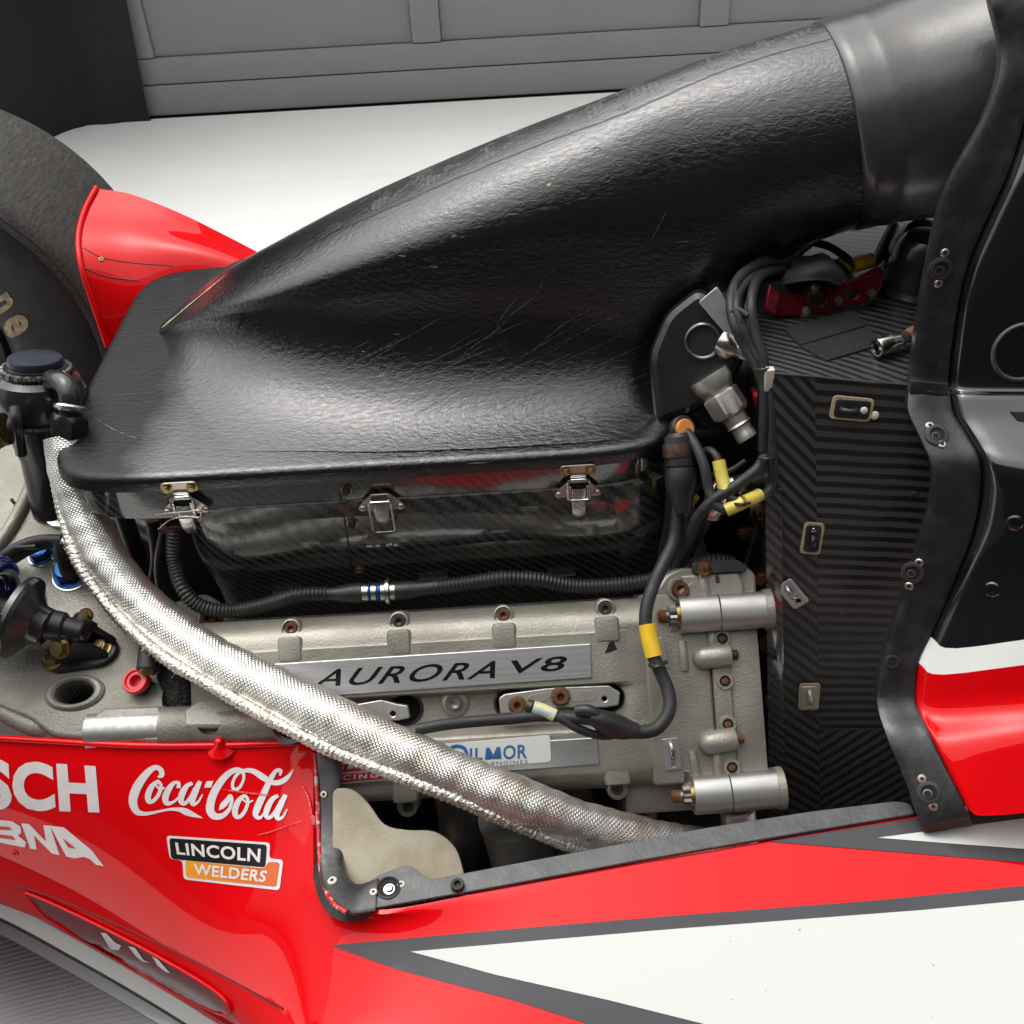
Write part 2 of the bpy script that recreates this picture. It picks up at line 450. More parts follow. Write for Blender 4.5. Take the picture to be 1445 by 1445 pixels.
def bolt(name, p, n, r, kind, mats, parent, sink=0.0):
    key = (kind, tuple(m.name for m in (mats if isinstance(mats, (list, tuple)) else [mats])))
    if key not in BOLTS:
        prof = {
            'socket': [(1, -.6), (1, .75), (.92, .88), (.58, .88), (.55, .86, 'h'), (.52, .25, 'h'), (.05, .2, 'h')],
            'hex': [(1.35, -.3, 'c', 1), (1.35, .14, 'c', 1), (1.0, .15, 'h', 0), (1.0, .78, 'h', 0), (.86, .92), (.5, .95), (.05, .95)],
            'stud': [(1.5, -.4, 'c', 1), (1.5, .15, 'c', 1), (1.25, .16, 't', 0), (1.15, 1.0, 't', 0), (.75, 1.05, 'c', 0), (.7, 1.9, 'c', 0), (.6, 2.0), (.05, 2.0)],
            'rivet': [(1, -.2), (.95, .18), (.75, .34), (.42, .36), (.40, -.1), (.05, -.15)],
            'dome': [(1, -.2), (1, .2), (.8, .55), (.4, .72), (.05, .75)],
            'nut': [(1.45, -.3, 'c', 1), (1.4, .2, 'c', 1), (1.0, .22, 'h', 0), (1.0, .95, 'h', 0), (.8, 1.05), (.58, 1.05), (.56, 1.3), (.05, 1.3)],
            'collar': [(1.25, -.3), (1.25, .12), (1.0, .22), (.8, .2, 'c', 1), (.78, .04, 'c', 1), (.05, .03, 'c', 1)],
        }[kind]
        mm = list(mats) if isinstance(mats, (list, tuple)) else [mats, mats]
        BOLTS[key] = lathe_mesh(name, prof, mm, 24 if kind == 'stud' else 18)
    o = bpy.data.objects.new(name, BOLTS[key])
    return link(o, parent, frame(V(p) + V(n).normalized() * sink, n) @ Matrix.Rotation(random.random() * 3, 4, 'Z') @ Matrix.Scale(r, 4))
def round_poly(P, r, k=4):
    """fillet the corners of a 2-D polygon"""
    out = []; n = len(P)
    for i in range(n):
        a, b, c = V(P[i - 1][:2]), V(P[i][:2]), V(P[(i + 1) % n][:2])
        rr = P[i][2] if len(P[i]) > 2 else r
        d1, d2 = (a - b), (c - b)
        t = min(rr, d1.length * .45, d2.length * .45)
        if t < 1e-9: out.append(b); continue
        p, q = b + d1.normalized() * t, b + d2.normalized() * t
        for j in range(k + 1):
            s = j / k
            out.append(p * (1 - s) ** 2 + b * 2 * s * (1 - s) + q * s * s)
    return out
def slab(name, loops, mw, th, mat, parent, bev=.0008, label=None, back=True):
    """plate with holes: loops[0] outline, others holes (2-D, metres); top at z=th, chamfered edge"""
    loops = [[V((p[0], p[1])) for p in lp] for lp in loops]
    def area(l): return sum(a.x * b.y - b.x * a.y for a, b in zip(l, l[1:] + l[:1]))
    for i, l in enumerate(loops):
        if (area(l) > 0) != (i == 0): l.reverse()
    def inset(l, d):
        o = []
        for i in range(len(l)):
            e1 = (l[i] - l[i - 1]); e2 = (l[(i + 1) % len(l)] - l[i])
            if e1.length < 1e-9: e1 = e2
            if e2.length < 1e-9: e2 = e1
            n1 = V((-e1.y, e1.x)).normalized(); n2 = V((-e2.y, e2.x)).normalized()
            nn = (n1 + n2)
            nn = nn.normalized() if nn.length > 1e-6 else n1
            o.append(l[i] + nn * d / max(.5, nn.dot(n1)))
        return o
    verts, faces = [], []; tops = []; bots = []
    for l in loops:
        r0 = len(verts); n = len(l)
        for ll, z in ((l, 0.0), (l, th - bev), (inset(l, bev * .35), th - bev * .35), (inset(l, bev), th)):
            verts += [(p.x, p.y, z) for p in ll]
        for s in range(3):
            for k in range(n):
                a, b = r0 + s * n + k, r0 + s * n + (k + 1) % n
                faces.append((a, b, b + n, a + n))
        tops.append((r0 + 3 * n, n)); bots.append((r0, n))
    for base, flip in ((tops, False), (bots, True)):
        if flip and not back: continue
        idx = [b + k for b, n in base for k in range(n)]
        for tri in tessellate_polygon([[V(verts[b + k]).to_2d().to_3d() for k in range(n)] for b, n in base]):
            f = [idx[i] for i in tri]
            a, b, c = (V(verts[i]) for i in f)
            if ((b - a).cross(c - a).z > 0) == flip: f.reverse()
            faces.append(tuple(f))
    return mk(name, verts, faces, mat, parent, mw=mw, label=label, ang=28)
def circ(cx, cy, r, n=20, ry=None):
    return [(cx + r * math.cos(2 * math.pi * i / n), cy + (ry or r) * math.sin(2 * math.pi * i / n)) for i in range(n)]
def px_slab(name, pts, pl, th, mat, parent, rnd=0, holes=(), bev=.0008, label=None, lift=0.0):
    """plate whose outline is given on a plane of the place"""
    p0, n = pl
    n = n.normalized()
    c = sum((W(*q[:2], pl=pl) for q in pts), V()) / len(pts) + n * lift
    fr = frame(c, n); inv = fr.inverted()
    pl2 = (p0 + n * lift, n)
    def to2(q):
        v = inv @ W(q[0], q[1], pl=pl2); return (v.x, v.y) + tuple(q[2:3])
    out = round_poly([to2(q) for q in pts], rnd)
    hs_ = []
    for h in holes: hs_.append([to2(q)[:2] for q in h])
    return slab(name, [out] + hs_, fr, th, mat, parent, bev, label)
def px_circ(cx, cy, r, n=20, k=1.0, rot=0):
    o = []
    for i in range(n):
        a = 2 * math.pi * i / n; x, y = r * math.cos(a), r * k * math.sin(a)
        o.append((cx + x * math.cos(rot) - y * math.sin(rot), cy + x * math.sin(rot) + y * math.cos(rot)))
    return o
def patch_data(grid, nu, nv):
    rows = [crom([V(p) for p in r], nu) for r in grid]
    colsN = len(rows[0])
    G = [crom([r[c] for r in rows], nv) for c in range(colsN)]
    R = len(G[0])
    verts = [G[c][r] for r in range(R) for c in range(colsN)]
    faces = [(r * colsN + c, r * colsN + c + 1, (r + 1) * colsN + c + 1, (r + 1) * colsN + c) for r in range(R - 1) for c in range(colsN - 1)]
    mr, mc = R // 2, colsN // 2
    us = [0.0]; vs = [0.0]
    for c in range(1, colsN): us.append(us[-1] + (G[c][mr] - G[c - 1][mr]).length)
    for r in range(1, R): vs.append(vs[-1] + (G[mc][r] - G[mc][r - 1]).length)
    uv = [(us[c], -vs[r]) for r in range(R) for c in range(colsN)]
    return verts, faces, uv, R, colsN
def shell(verts, faces, th):
    """orient towards the viewer side, then give the sheet real thickness behind"""
    bm = bmesh.new()
    bv = [bm.verts.new(v) for v in verts]
    for f in faces: bm.faces.new([bv[i] for i in f])
    bm.normal_update()
    s = sum(f.normal.dot(CAM - f.calc_center_median()) for f in bm.faces)
    flip = s < 0
    nn = [(-v.normal if flip else v.normal).copy() for v in bm.verts]
    be = [(e.verts[0].index, e.verts[1].index) for e in bm.edges if e.is_boundary]
    bm.verts.index_update()
    be = [(e.verts[0].index, e.verts[1].index) for e in bm.edges if e.is_boundary]
    bm.free()
    F = [tuple(reversed(f)) for f in faces] if flip else list(faces)
    n = len(verts)
    Vv = list(verts) + [V(v) - k * th for v, k in zip(verts, nn)]
    nb = len(F)
    ed = set()
    for f in F:
        for a, b in zip(f, f[1:] + f[:1]): ed.add((a, b))
    F2 = F + [tuple(i + n for i in reversed(f)) for f in F]
    for a, b in be:
        if (a, b) in ed: F2.append((b, a, a + n, b + n))
        else: F2.append((a, b, b + n, a + n))
    return Vv, F2, nb
def patch(name, grid, mat, parent, nu=6, nv=6, th=.004, label=None, rowm=None, ang=40):
    v, f, uv, R, C_ = patch_data(grid, nu, nv)
    fm = None
    if rowm: fm = [rowm[min(len(rowm) - 1, (i // (C_ - 1)) // nv)] for i in range(len(f))]
    vv, ff, nb = shell(v, f, th)
    if fm: fm = fm + fm + [0] * (len(ff) - 2 * nb)
    return mk(name, vv, ff, mat, parent, uv=uv + uv, label=label, ang=ang, fm=fm)
def bvh_of(o):
    mw = MW[o.name]
    return BVHTree.FromPolygons([mw @ v.co for v in o.data.vertices], [tuple(p.vertices) for p in o.data.polygons])
def hit(px, py, bvhs):
    best = None; d = ray(px, py).normalized()
    for b in bvhs:
        h = b.ray_cast(CAM, d)
        if h[0] and (best is None or h[3] < best[2]): best = (h[0], h[1] if h[1].dot(d) < 0 else -h[1], h[3])
    return best
def decal(name, polys, bvhs, mat, parent, off=.0006, step=12, label=None, thick=False):
    """printed or applied film laid on a surface: polys = list of polygons, or (verts, faces)"""
    bm = bmesh.new()
    if isinstance(polys, tuple):
        vs = [bm.verts.new((a, b, 0)) for a, b in polys[0]]
        for f in polys[1]:
            try: bm.faces.new([vs[i] for i in f])
            except ValueError: pass
    else:
        for P in polys:
            vs = [bm.verts.new((p[0], p[1], 0)) for p in P]
            bm.faces.new(vs)
    bmesh.ops.triangulate(bm, faces=bm.faces)
    xs = [v.co.x for v in bm.verts]; ys = [v.co.y for v in bm.verts]
    for lo, hi, ax in ((min(xs), max(xs), V((1, 0, 0))), (min(ys), max(ys), V((0, 1, 0)))):
        k = math.floor(lo / step) * step + step
        while k < hi:
            bmesh.ops.bisect_plane(bm, geom=bm.verts[:] + bm.edges[:] + bm.faces[:], plane_co=ax * k, plane_no=ax)
            k += step
    dead = []
    for v in bm.verts:
        h = hit(v.co.x, v.co.y, bvhs)
        if h: v.co = h[0] + h[1] * off
        else: dead.append(v)
    if dead: bmesh.ops.delete(bm, geom=dead, context='VERTS')
    bm.normal_update()
    for f in bm.faces:
        if f.normal.dot(CAM - f.calc_center_median()) < 0: f.normal_flip()
    me = bpy.data.meshes.new(name); bm.to_mesh(me); bm.free()
    finish(me, mat, True, 60)
    o = link(bpy.data.objects.new(name, me), parent)
    if label: o['label'] = label
    return o
def text2d(s, off=0.0, shear=0.0, space=1.0, res=4):
    c = bpy.data.curves.new('lettering', 'FONT'); c.body = s; c.offset = off; c.shear = shear; c.space_character = space
    c.resolution_u = res; c.fill_mode = 'FRONT'
    o = bpy.data.objects.new('lettering', c); col.objects.link(o)
    me = bpy.data.meshes.new_from_object(o.evaluated_get(bpy.context.evaluated_depsgraph_get()))
    vs = [(v.co.x, v.co.y) for v in me.vertices]; fs = [tuple(p.vertices) for p in me.polygons]
    bpy.data.objects.remove(o); bpy.data.curves.remove(c); bpy.data.meshes.remove(me)
    return vs, fs
def text_px(s, quad, **k):
    """quad TL TR BR BL on the photograph"""
    vs, fs = text2d(s, **k)
    x0, x1 = min(v[0] for v in vs), max(v[0] for v in vs); y0, y1 = min(v[1] for v in vs), max(v[1] for v in vs)
    tl, tr, br, bl = (V(q) for q in quad)
    o = []
    for x, y in vs:
        a = (x - x0) / (x1 - x0); b = (y1 - y) / (y1 - y0)
        p = tl.lerp(tr, a).lerp(bl.lerp(br, a), b); o.append((p.x, p.y))
    return o, fs
def strokes(lst, n=8):
    """brush strokes with changing width -> polygons (verts, faces)"""
    vs, fs = [], []
    for st in lst:
        P = crom([V(p) for p in st], n)
        b = len(vs)
        for i, p in enumerate(P):
            t = (P[min(i + 1, len(P) - 1)] - P[max(i - 1, 0)]); t = V((t.x, t.y)).normalized() if V((t.x, t.y)).length > 1e-6 else V((1, 0))
            nn = V((-t.y, t.x)) * p.z / 2
            vs += [(p.x + nn.x, p.y + nn.y), (p.x - nn.x, p.y - nn.y)]
        for i in range(len(P) - 1): fs.append((b + 2 * i, b + 2 * i + 1, b + 2 * i + 3, b + 2 * i + 2))
    return vs, fs
def cut(o, cutters):
    for c in cutters:
        md = o.modifiers.new('cut', 'BOOLEAN'); md.operation = 'DIFFERENCE'; md.object = c; md.solver = 'EXACT'
    dg = bpy.context.evaluated_depsgraph_get(); dg.update()
    me = bpy.data.meshes.new_from_object(o.evaluated_get(dg))
    o.modifiers.clear(); o.data = me
    me.polygons.foreach_set('use_smooth', [True] * len(me.polygons)); me.set_sharp_from_angle(angle=rad(35))
    for c in cutters:
        bpy.data.objects.remove(c)
def prism(loop2, mw, h0, h1, mat=None):
    n = len(loop2)
    v = [(p[0], p[1], h0) for p in loop2] + [(p[0], p[1], h1) for p in loop2]
    f = [tuple(reversed(range(n))), tuple(range(n, 2 * n))] + [(k, (k + 1) % n, n + (k + 1) % n, n + k) for k in range(n)]
    a = sum(p[0] * q[1] - q[0] * p[1] for p, q in zip(loop2, list(loop2[1:]) + [loop2[0]]))
    if a < 0: f = [tuple(reversed(x)) for x in f]
    return mk('cutter', v, f, mat or DARK, None, mw=mw, smooth=False)
def box(name, a, b, mat, parent, bev=.004, label=None, mw=None, seg=2):
    bm = bmesh.new(); bmesh.ops.create_cube(bm, size=1)
    a, b = V(a), V(b)
    for v in bm.verts: v.co = V(((a.x + b.x) / 2 + v.co.x * (b.x - a.x), (a.y + b.y) / 2 + v.co.y * (b.y - a.y), (a.z + b.z) / 2 + v.co.z * (b.z - a.z)))
    if bev: bmesh.ops.bevel(bm, geom=bm.edges[:], offset=bev, segments=seg, affect='EDGES', profile=.6)
    return mkbm(name, bm, mat, parent, label=label, mw=mw)

# ------------------------------------------------------------------ the setting
def struct(o): o['kind'] = 'structure'; return o
def sheet(name, x0, x1, y0, y1, z, mat, th=.2):
    return struct(box(name, (x0, y0, z - th), (x1, y1, z), mat, None, 0))
sheet('asphalt_ground', -300, 300, -300, 300, -.004, ASPH)
sheet('concrete_pad', -7, 7, -1.15, 3.02, 0, PAD, .1)
DY = 3.06
sheet_wall = box('garage_wall', (-8, DY + .05, -.1), (8, DY + .35, 2.2), WALLM, None, .01)
struct(sheet_wall)
# unseen wall added for dark surroundings behind the camera, to darken low reflections
struct(box('dark_reflection_wall', (-9, -2.95, -.1), (9, -2.75, 4.0), M('reflection_wall_dark', (.03, .028, .026), .85, c2=(.04, .037, .033), ns=2), None, .01))
door = empty('garage_door', (0, DY, 0), 'grey panelled garage door closed behind the race car', 'garage door')
def dpx(px, py): return W(px, py, y=DY)
zr = [.005, .118, .218]
box('bottom_rail', (-4.6, DY - .03, .006), (3.2, DY + .04, .112), DOORM, door, .006)
box('rail', (-4.6, DY - .024, .115), (3.2, DY + .04, .205), DOORM, door, .007)
sx = [dpx(601, 40).x, dpx(1006, 30).x]
dx = sx[1] - sx[0]
xs = [sx[0] + dx * k for k in range(-2, 5)]
for k, x in enumerate(xs):
    box('stile', (x - .052, DY - .024, .207), (x + .052, DY + .04, .62), DOORM, door, .006)
for a, b in zip(xs, xs[1:]):
    box('panel', (a + .053, DY - .008, .207), (b - .053, DY + .035, .62), DOORM, door, .004)
box('rail', (-4.6, DY - .024, .622), (3.2, DY + .04, .72), DOORM, door, .007)
for a, b in zip(xs, xs[1:]):
    box('panel', (a + .053, DY - .008, .722), (b - .053, DY + .035, 2.1), DOORM, door, .004)
for x in xs: box('stile', (x - .052, DY - .024, .722), (x + .052, DY + .04, 2.1), DOORM, door, .006)
box('bottom_seal', (-4.6, DY - .022, .0005), (3.2, DY + .02, .0055), DARK, door, .001)

# black cloth cover hanging to the floor: wavy walls round a box plan
b0 = W(218, 160, z=0.0); b0.y = DY - .06; b1 = W(112, 172, z=0.0); b1.y = min(b1.y, DY - .07); b2 = W(70, 196, z=0.0)
topx = W(177, 2, y=b0.y - .02)
plan = [V((b0.x, b0.y, 0)), V((b1.x + .04, b1.y + .01, 0)), V((b1.x, b1.y - .03, 0)), V((b2.x, b2.y, 0)), V((b2.x - .6, b2.y - .35, 0)),
        V((b2.x - 1.5, b2.y - .3, 0)), V((b2.x - 1.6, b0.y + .0, 0))]
lean = (topx.x - b0.x) / max(.1, topx.z)
rows = []
pl_ = []
for i in range(len(plan)):
    a, b = plan[i], plan[(i + 1) % len(plan)]
    n = max(2, int((b - a).length / .04))
    for k in range(n): pl_.append((a.lerp(b, k / n)))
vv, ff = [], []
H = [0, .03, .1, .25, .45, .7, 1.0, 1.4, 1.9]
for j, h in enumerate(H):
    for i, p in enumerate(pl_):
        q = V((p.x + lean * h * .95, p.y + .012 * math.sin(i * .9 + h * 1.5) * (1 if i > 2 else 0), h))
        if j == 0 and i % 9 < 3: q.x += .006
        vv.append(q)
n = len(pl_)
for j in range(len(H) - 1):
    for i in range(n): ff.append((j * n + i, j * n + (i + 1) % n, (j + 1) * n + (i + 1) % n, (j + 1) * n + i))
ff.append(tuple((len(H) - 1) * n + i for i in range(n)))
o = mk('fabric_cover', vv, ff, FABRIC, None, ang=60)
o['label'] = 'black fabric cover draped to the floor beside the grey garage door'; o['category'] = 'fabric cover'

# ------------------------------------------------------------------ the race car
car = empty('race_car', (0, .13, 0), 'red, white and black open-wheel race car with its engine cover off and engine bare', 'race car')

# --- hidden body of the car: floor and engine block, dark
box('underfloor', (-1.3, -.30, .045), (1.0, .60, .060), DARK, car, .003)
eb = box('engine_block', (-.31, -.10, .07), (.235, .34, .44), DARK, car, .012)
box('bay_dark_panel', (-.34, .40, .045), (1.0, .412, .60), DARK, car, .003, 'dark panel added to close the far side of the engine bay')  # dark panel added to close the bay and keep it dark
box('gearbox_side_blocker', (-.80, .18, .07), (-.34, .43, .42), DARK, car, .02)  # dark box added to block light entering from behind
box('far_cylinder_head', (-.30, .20, .30), (.225, .385, .56), DARK, car, .02)
for k in range(4):
    tube('exhaust_pipe', [W(640 + 85 * k, 1105, y=-.22), W(650 + 82 * k, 1170, y=-.25), W(640 + 80 * k, 1240, y=-.22), W(600 + 80 * k, 1320, y=-.12)], .024, M('heat_stained_pipe', (.09, .085, .08), .5, .6, c2=(.05, .045, .04), ns=30) if k == 0 else bpy.data.materials['heat_stained_pipe'], car, 20)

# --- rear tyre, far side
TX, TZ, TY0, TY1 = -1.05, .362, .72, 1.06
prof = [(.145, .045), (.158, .02), (.19, .006), (.26, .0), (.305, .004), (.322, .014), (.334, .03), (.340, .06), (.344, .12), (.345, .18), (.344, .24), (.340, .30), (.334, .33), (.322, .346), (.305, .356), (.20, .356), (.145, .33)]
nt = 96; vv, ff, fm = [], [], []
pp = crom([V((a * 1.05, b, 0)) for a, b in prof], 3)
for p in pp:
    for k in range(nt):
        a = 2 * math.pi * k / nt
        vv.append((TX + p.x * math.cos(a), TY0 + p.y, TZ + p.x * math.sin(a)))
for i in range(len(pp) - 1):
    for k in range(nt):
        ff.append((i * nt + k, i * nt + (k + 1) % nt, (i + 1) * nt + (k + 1) % nt, (i + 1) * nt + k))
        fm.append(1 if pp[i].x < .325 else 0)
wheel = mk('wheel', vv, ff, [TYRE, SIDEW], car, fm=fm, label='worn slick rear tyre behind the red fairing')
lathe('rim', (TX, TY0 + .03, TZ), (0, -1, 0), [(.160, -.28), (.160, .0), (.152, .008), (.145, .0), (.13, -.08), (.05, -.10), (.05, -.06), (.01, -.06)], [BLACKA], wheel, 48)
for rr in (.3285, .3385):
    tube('groove_ring', [V((TX + rr * math.cos(a), TY0 + (.0072 if rr < .335 else .0142) - .0005, TZ + rr * math.sin(a))) for a in [k * math.pi / 32 for k in range(65)]], .0012, SIDEW, wheel, 6, raw=True)
tb = [bvh_of(wheel)]
def letter(s, cx, cy, hgt, rot, **k):
    vs, fs = text2d(s, **k)
    x0, x1 = min(v[0] for v in vs), max(v[0] for v in vs); y0, y1 = min(v[1] for v in vs), max(v[1] for v in vs)
    sc = hgt / (y1 - y0); o = []
    for x, y in vs:
        x, y = (x - (x0 + x1) / 2) * sc * .85, -(y - (y0 + y1) / 2) * sc
        o.append((cx + x * math.cos(rot) - y * math.sin(rot), cy + x * math.sin(rot) + y * math.cos(rot)))
    return o, fs
decal('tyre_letter', letter('e', 23, 459, 36, rad(62), off=.035), tb, GOLD, wheel, .0012, 8)
decal('tyre_letter', letter('n', 4, 428, 30, rad(55), off=.035), tb, GOLD, wheel, .0012, 8)

# --- red fairing ahead of the rear tyre
fair = patch('wheel_fairing', [
    [W(135, 266, y=.80), W(185, 274, y=.79), W(250, 299, y=.76), W(310, 328, y=.74), W(375, 362, y=.72), W(440, 398, y=.70)],
    [W(118, 300, y=.74), W(180, 305, y=.74), W(250, 322, y=.72), W(310, 342, y=.70), W(375, 372, y=.68), W(440, 405, y=.66)],
    [W(110, 335, y=.68), W(180, 342, y=.68), W(250, 352, y=.66), W(310, 366, y=.645), W(375, 388, y=.63), W(440, 420, y=.62)],
    [W(114, 375, y=.63), W(170, 392, y=.63), W(235, 408, y=.62), W(310, 425, y=.61), W(375, 440, y=.60), W(440, 460, y=.60)],
    [W(132, 432, y=.60), W(160, 442, y=.60), W(210, 455, y=.60), W(310, 480, y=.59), W(375, 500, y=.585), W(440, 520, y=.585)],
    [W(152, 490, y=.58), W(166, 500, y=.58), W(200, 515, y=.58), W(310, 540, y=.57), W(375, 560, y=.57), W(440, 580, y=.57)]],
    RED, car, 7, 7, .004, 'red fairing panel ahead of the rear tyre')
fb = [bvh_of(fair)]
def seam(name, pts, bv, r, mat, parent, off=0.0):
    P = []
    for q in crom([V((a, b, 0)) for a, b in pts], 10):
        h = hit(q.x, q.y, bv)
        if h: P.append(h[0] + h[1] * off)
    if len(P) > 2:
        v, f, uv = tube_data(P, r, 6)
        return mk(name, v, f, mat, parent)
seam('panel_seam', [(118, 350), (145, 364), (190, 371), (245, 375)], fb, .0011, CREASE, fair)
seam('panel_seam', [(114, 376), (150, 390), (195, 396)], fb, .0013, CREASE, fair)
h = hit(143, 366, fb); bolt('screw', h[0], h[1], .0045, 'rivet', ZINC, fair)
tube('edge_lip', [W(136, 265, y=.80), W(119, 299, y=.74), W(111, 335, y=.68), W(115, 375, y=.63), W(133, 432, y=.60), W(152, 489, y=.58)], .005, RED, fair, 10)

# --- carbon tub: top deck, near side, rear face
tA = lambda px, py: W(px, py, pl=(V((.25, -.09, .751)), V((.05, -.98, .19))))
tub_top_pl = (W(1090, 527, y=-.09), V((.06, -.02, 1)).normalized())
top_front = [W(1090, 527, y=-.09), W(1150, 532, y=-.098), W(1220, 539, y=-.107), W(1290, 546, y=-.115), W(1350, 551, y=-.123)]
bot_y = -.215
zw = []
yv = [527, 640, 760, 880, 1000, 1080, 1160, 1200]
def wally(py, f): return (-.09 - .035 * f) + (bot_y + .09 + .02 * f) * ((py - 527) / 630)
def wallrow(py0, x0, x1, k):
    r = []
    for i in range(k + 1):
        px = x0 + (x1 - x0) * i / k
        f = max(0, (px - 1090) / 260)
        py = py0 + (px - 1090) * .085 * max(0, (1 - (py0 - 527) / 500))
        r.append(W(px, py, y=wally(py0, f)))
    return r
tub = patch('tub_side', [wallrow(py, 1150 + (py - 527) * .012, 1400, 4) for py in yv[:5] + [1030]], TOWH, car, 4, 4, .006, 'carbon tub side with broad level weave bands')
tubl = patch('tub_side', [wallrow(py, 1091 + (py - 527) * .012, 1150 + (py - 527) * .012, 2) for py in yv], TOWL, car, 4, 4, .006, 'narrow strip of carbon tub side with slanting weave bands')
tubr = patch('tub_side', [wallrow(py, 1150 + (py - 527) * .012, 1400, 4) for py in [1030, 1080, 1130, 1160, 1200]], TOWR, car, 4, 4, .006, 'low carbon tub side where the weave bands slant upwards')
def tt(px, py): return W(px, py, pl=tub_top_pl)
deck = patch('tub_deck', [[tt(985, 300), tt(1080, 290), tt(1200, 280), tt(1400, 270)], [tt(1030, 380), tt(1110, 375), tt(1200, 372), tt(1360, 370)],
             [tt(1060, 450), tt(1120, 450), tt(1210, 452), tt(1355, 458)], [top_front[0], top_front[1], top_front[2], top_front[4]]], TOWD, car, 5, 5, .006, 'carbon deck on top of the tub')
tube('edge_bead', top_front, .0016, BLACKP, deck, 8)
rb = patch('rear_bulkhead', [[W(930, py * 1.0 - (90 if py < 600 else 20), y=.405), W(1006, py * 1.0 - (60 if py < 600 else 10), y=.16), W(1048, py - (30 if py < 600 else 5), y=.02), W(1072 + (py - 527) * .012, py, y=wally(py, 0) + .03), W(1091 + (py - 527) * .012, py, y=wally(py, 0) + .001)] for py in yv], CARBON, car, 5, 4, .006, 'carbon rear face of the tub in deep shade')
rbb = [bvh_of(rb), bvh_of(tubl)]
for px, py in [(1071, 722), (1078, 816), (1084, 908), (1091, 988), (1047, 603), (1052, 752)]:
    h = hit(px, py, rbb)
    if h: bolt('bulkhead_bolt', h[0], V((-.75, -.6, .25)), .0068, 'hex', [RUST, ZINC], rb, .002)
fl = patch('flange_edge', [[W(1078 + (py - 527) * .012, py, y=wally(py, 0) - .001), W(1095 + (py - 527) * .012, py, y=wally(py, 0) - .004), W(1101 + (py - 527) * .012, py, y=wally(py, 0) - .004)] for py in (690, 800, 900, 1000, 1100, 1160)], CARBON, rb, 3, 5, .003)

# things on the tub side
tubb = [bvh_of(tub), bvh_of(tubl), bvh_of(tubr)]
def mount(px, py, rot, mat, lw=.030, wd=.017, ring=None, label=None):
    h = hit(px, py, tubb); fr = frame(h[0] + h[1] * .0016, h[1]) @ Matrix.Rotation(rot, 4, 'Z')
    s = slab('cable_tie_mount', [round_poly([(-lw / 2, -wd / 2), (lw / 2, -wd / 2), (lw / 2, wd / 2), (-lw / 2, wd / 2)], .004), circ(lw * .30, 0, .0028, 12)], fr, .0022, mat, car, .0005, label)
    tube('bridge', [fr @ V((-lw * .30, 0, .001)), fr @ V((-lw * .26, 0, .006)), fr @ V((-.001, 0, .0075)), fr @ V((lw * .08, 0, .005)), fr @ V((lw * .10, 0, .001))], .0026, mat, s, 8, .0015)
    if ring:
        o = slab('glue', [round_poly([(-lw / 2 - .004, -wd / 2 - .002), (lw / 2 + .002, -wd / 2 - .003), (lw / 2 + .003, wd / 2 + .002), (-lw / 2 - .003, wd / 2 + .0035)], .005)], fr, .0009, ring, s, .0004)
    return fr, s
GLUE = M('dried_glue', (.45, .38, .24), .6, c2=(.3, .24, .13), ns=200, bump=.001, bs=300)
fr, s = mount(1202, 576, rad(-4), BLACKP, .032, .018, GLUE, 'black cable tie mount ringed with dried glue')
bolt('rivet', fr @ V((.0105, .0, .002)), fr.to_3x3() @ V((0, 0, 1)), .0035, 'dome', NYLON, s)
fr, s = mount(1146, 758, rad(88), BLACKP, .030, .015, GLUE, 'small upright black cable tie mount')
bolt('rivet', fr @ V((.010, 0, .002)), fr.to_3x3() @ V((0, 0, 1)), .0028, 'dome', STEEL, s)
mount(1118, 836, rad(-52), BRUSH, .034, .019, None, 'tilted bright metal cable tie mount')
mount(1141, 982, rad(-86), M('dull_alloy', (.5, .49, .44), .5, .7), .031, .017, GLUE, 'upright dull metal cable tie mount with yellow glue')
h = hit(1234, 586, tubb); bolt('plug', h[0], h[1], .0042, 'dome', NYLON, car)
h = hit(1290, 697, tubb); bolt('plug', h[0], h[1], .0032, 'dome', DARK, car)

# things on the deck: red bracket, hook-and-loop patches, plug
dk = tub_top_pl
up = dk[1]
vel = px_slab('hook_and_loop_patch', [(1104, 466), (1205, 440), (1222, 462), (1128, 490)], (dk[0], dk[1]), .003, VELCRO, car, .002, label='black fuzzy hook and loop patch, rear piece')
px_slab('hook_and_loop_patch', [(1128, 491), (1222, 464), (1250, 487), (1165, 512)], (dk[0], dk[1]), .003, VELCRO, car, .002, label='black fuzzy hook and loop patch, piece next to the edge')
# red bracket: an upright plate with lobes, leaning back
pc = tt(1150, 445)
brk_pl = (pc, V((.12, -.85, .5)).normalized())
brk = px_slab('red_bracket', [(1083, 402), (1096, 416), (1127, 414), (1133, 402), (1150, 395), (1162, 402), (1176, 400), (1192, 398), (1235, 386), (1241, 396), (1238, 410), (1222, 426), (1165, 441), (1094, 448), (1076, 436)],
              brk_pl, .006, REDANO, car, .004, holes=[px_circ(1150, 420, 13, 20, 1.05), px_circ(1199, 416, 10, 16, .7, rad(-18))], bev=.001, label='dark red anodised bracket with round holes')
for px, py in [(1145, 406), (1133, 439), (1178, 425), (1225, 414), (1175, 399)]:
    bolt('bolt', W(px, py, pl=brk_pl) + brk_pl[1] * .005, brk_pl[1], .0050, 'hex', [STEEL, ZINC], brk)
px_slab('flange_arm', [(1083, 402), (1096, 416), (1090, 447), (1076, 436)], (pc + V((-.004, -.006, .004)), V((.5, -.7, .5)).normalized()), .004, REDANO, brk, .002)
px_slab('back_rail', [(1196, 398), (1237, 375), (1246, 384), (1240, 408), (1215, 420)], (pc + V((0, .012, 0)), brk_pl[1]), .004, REDANO, brk, .003)
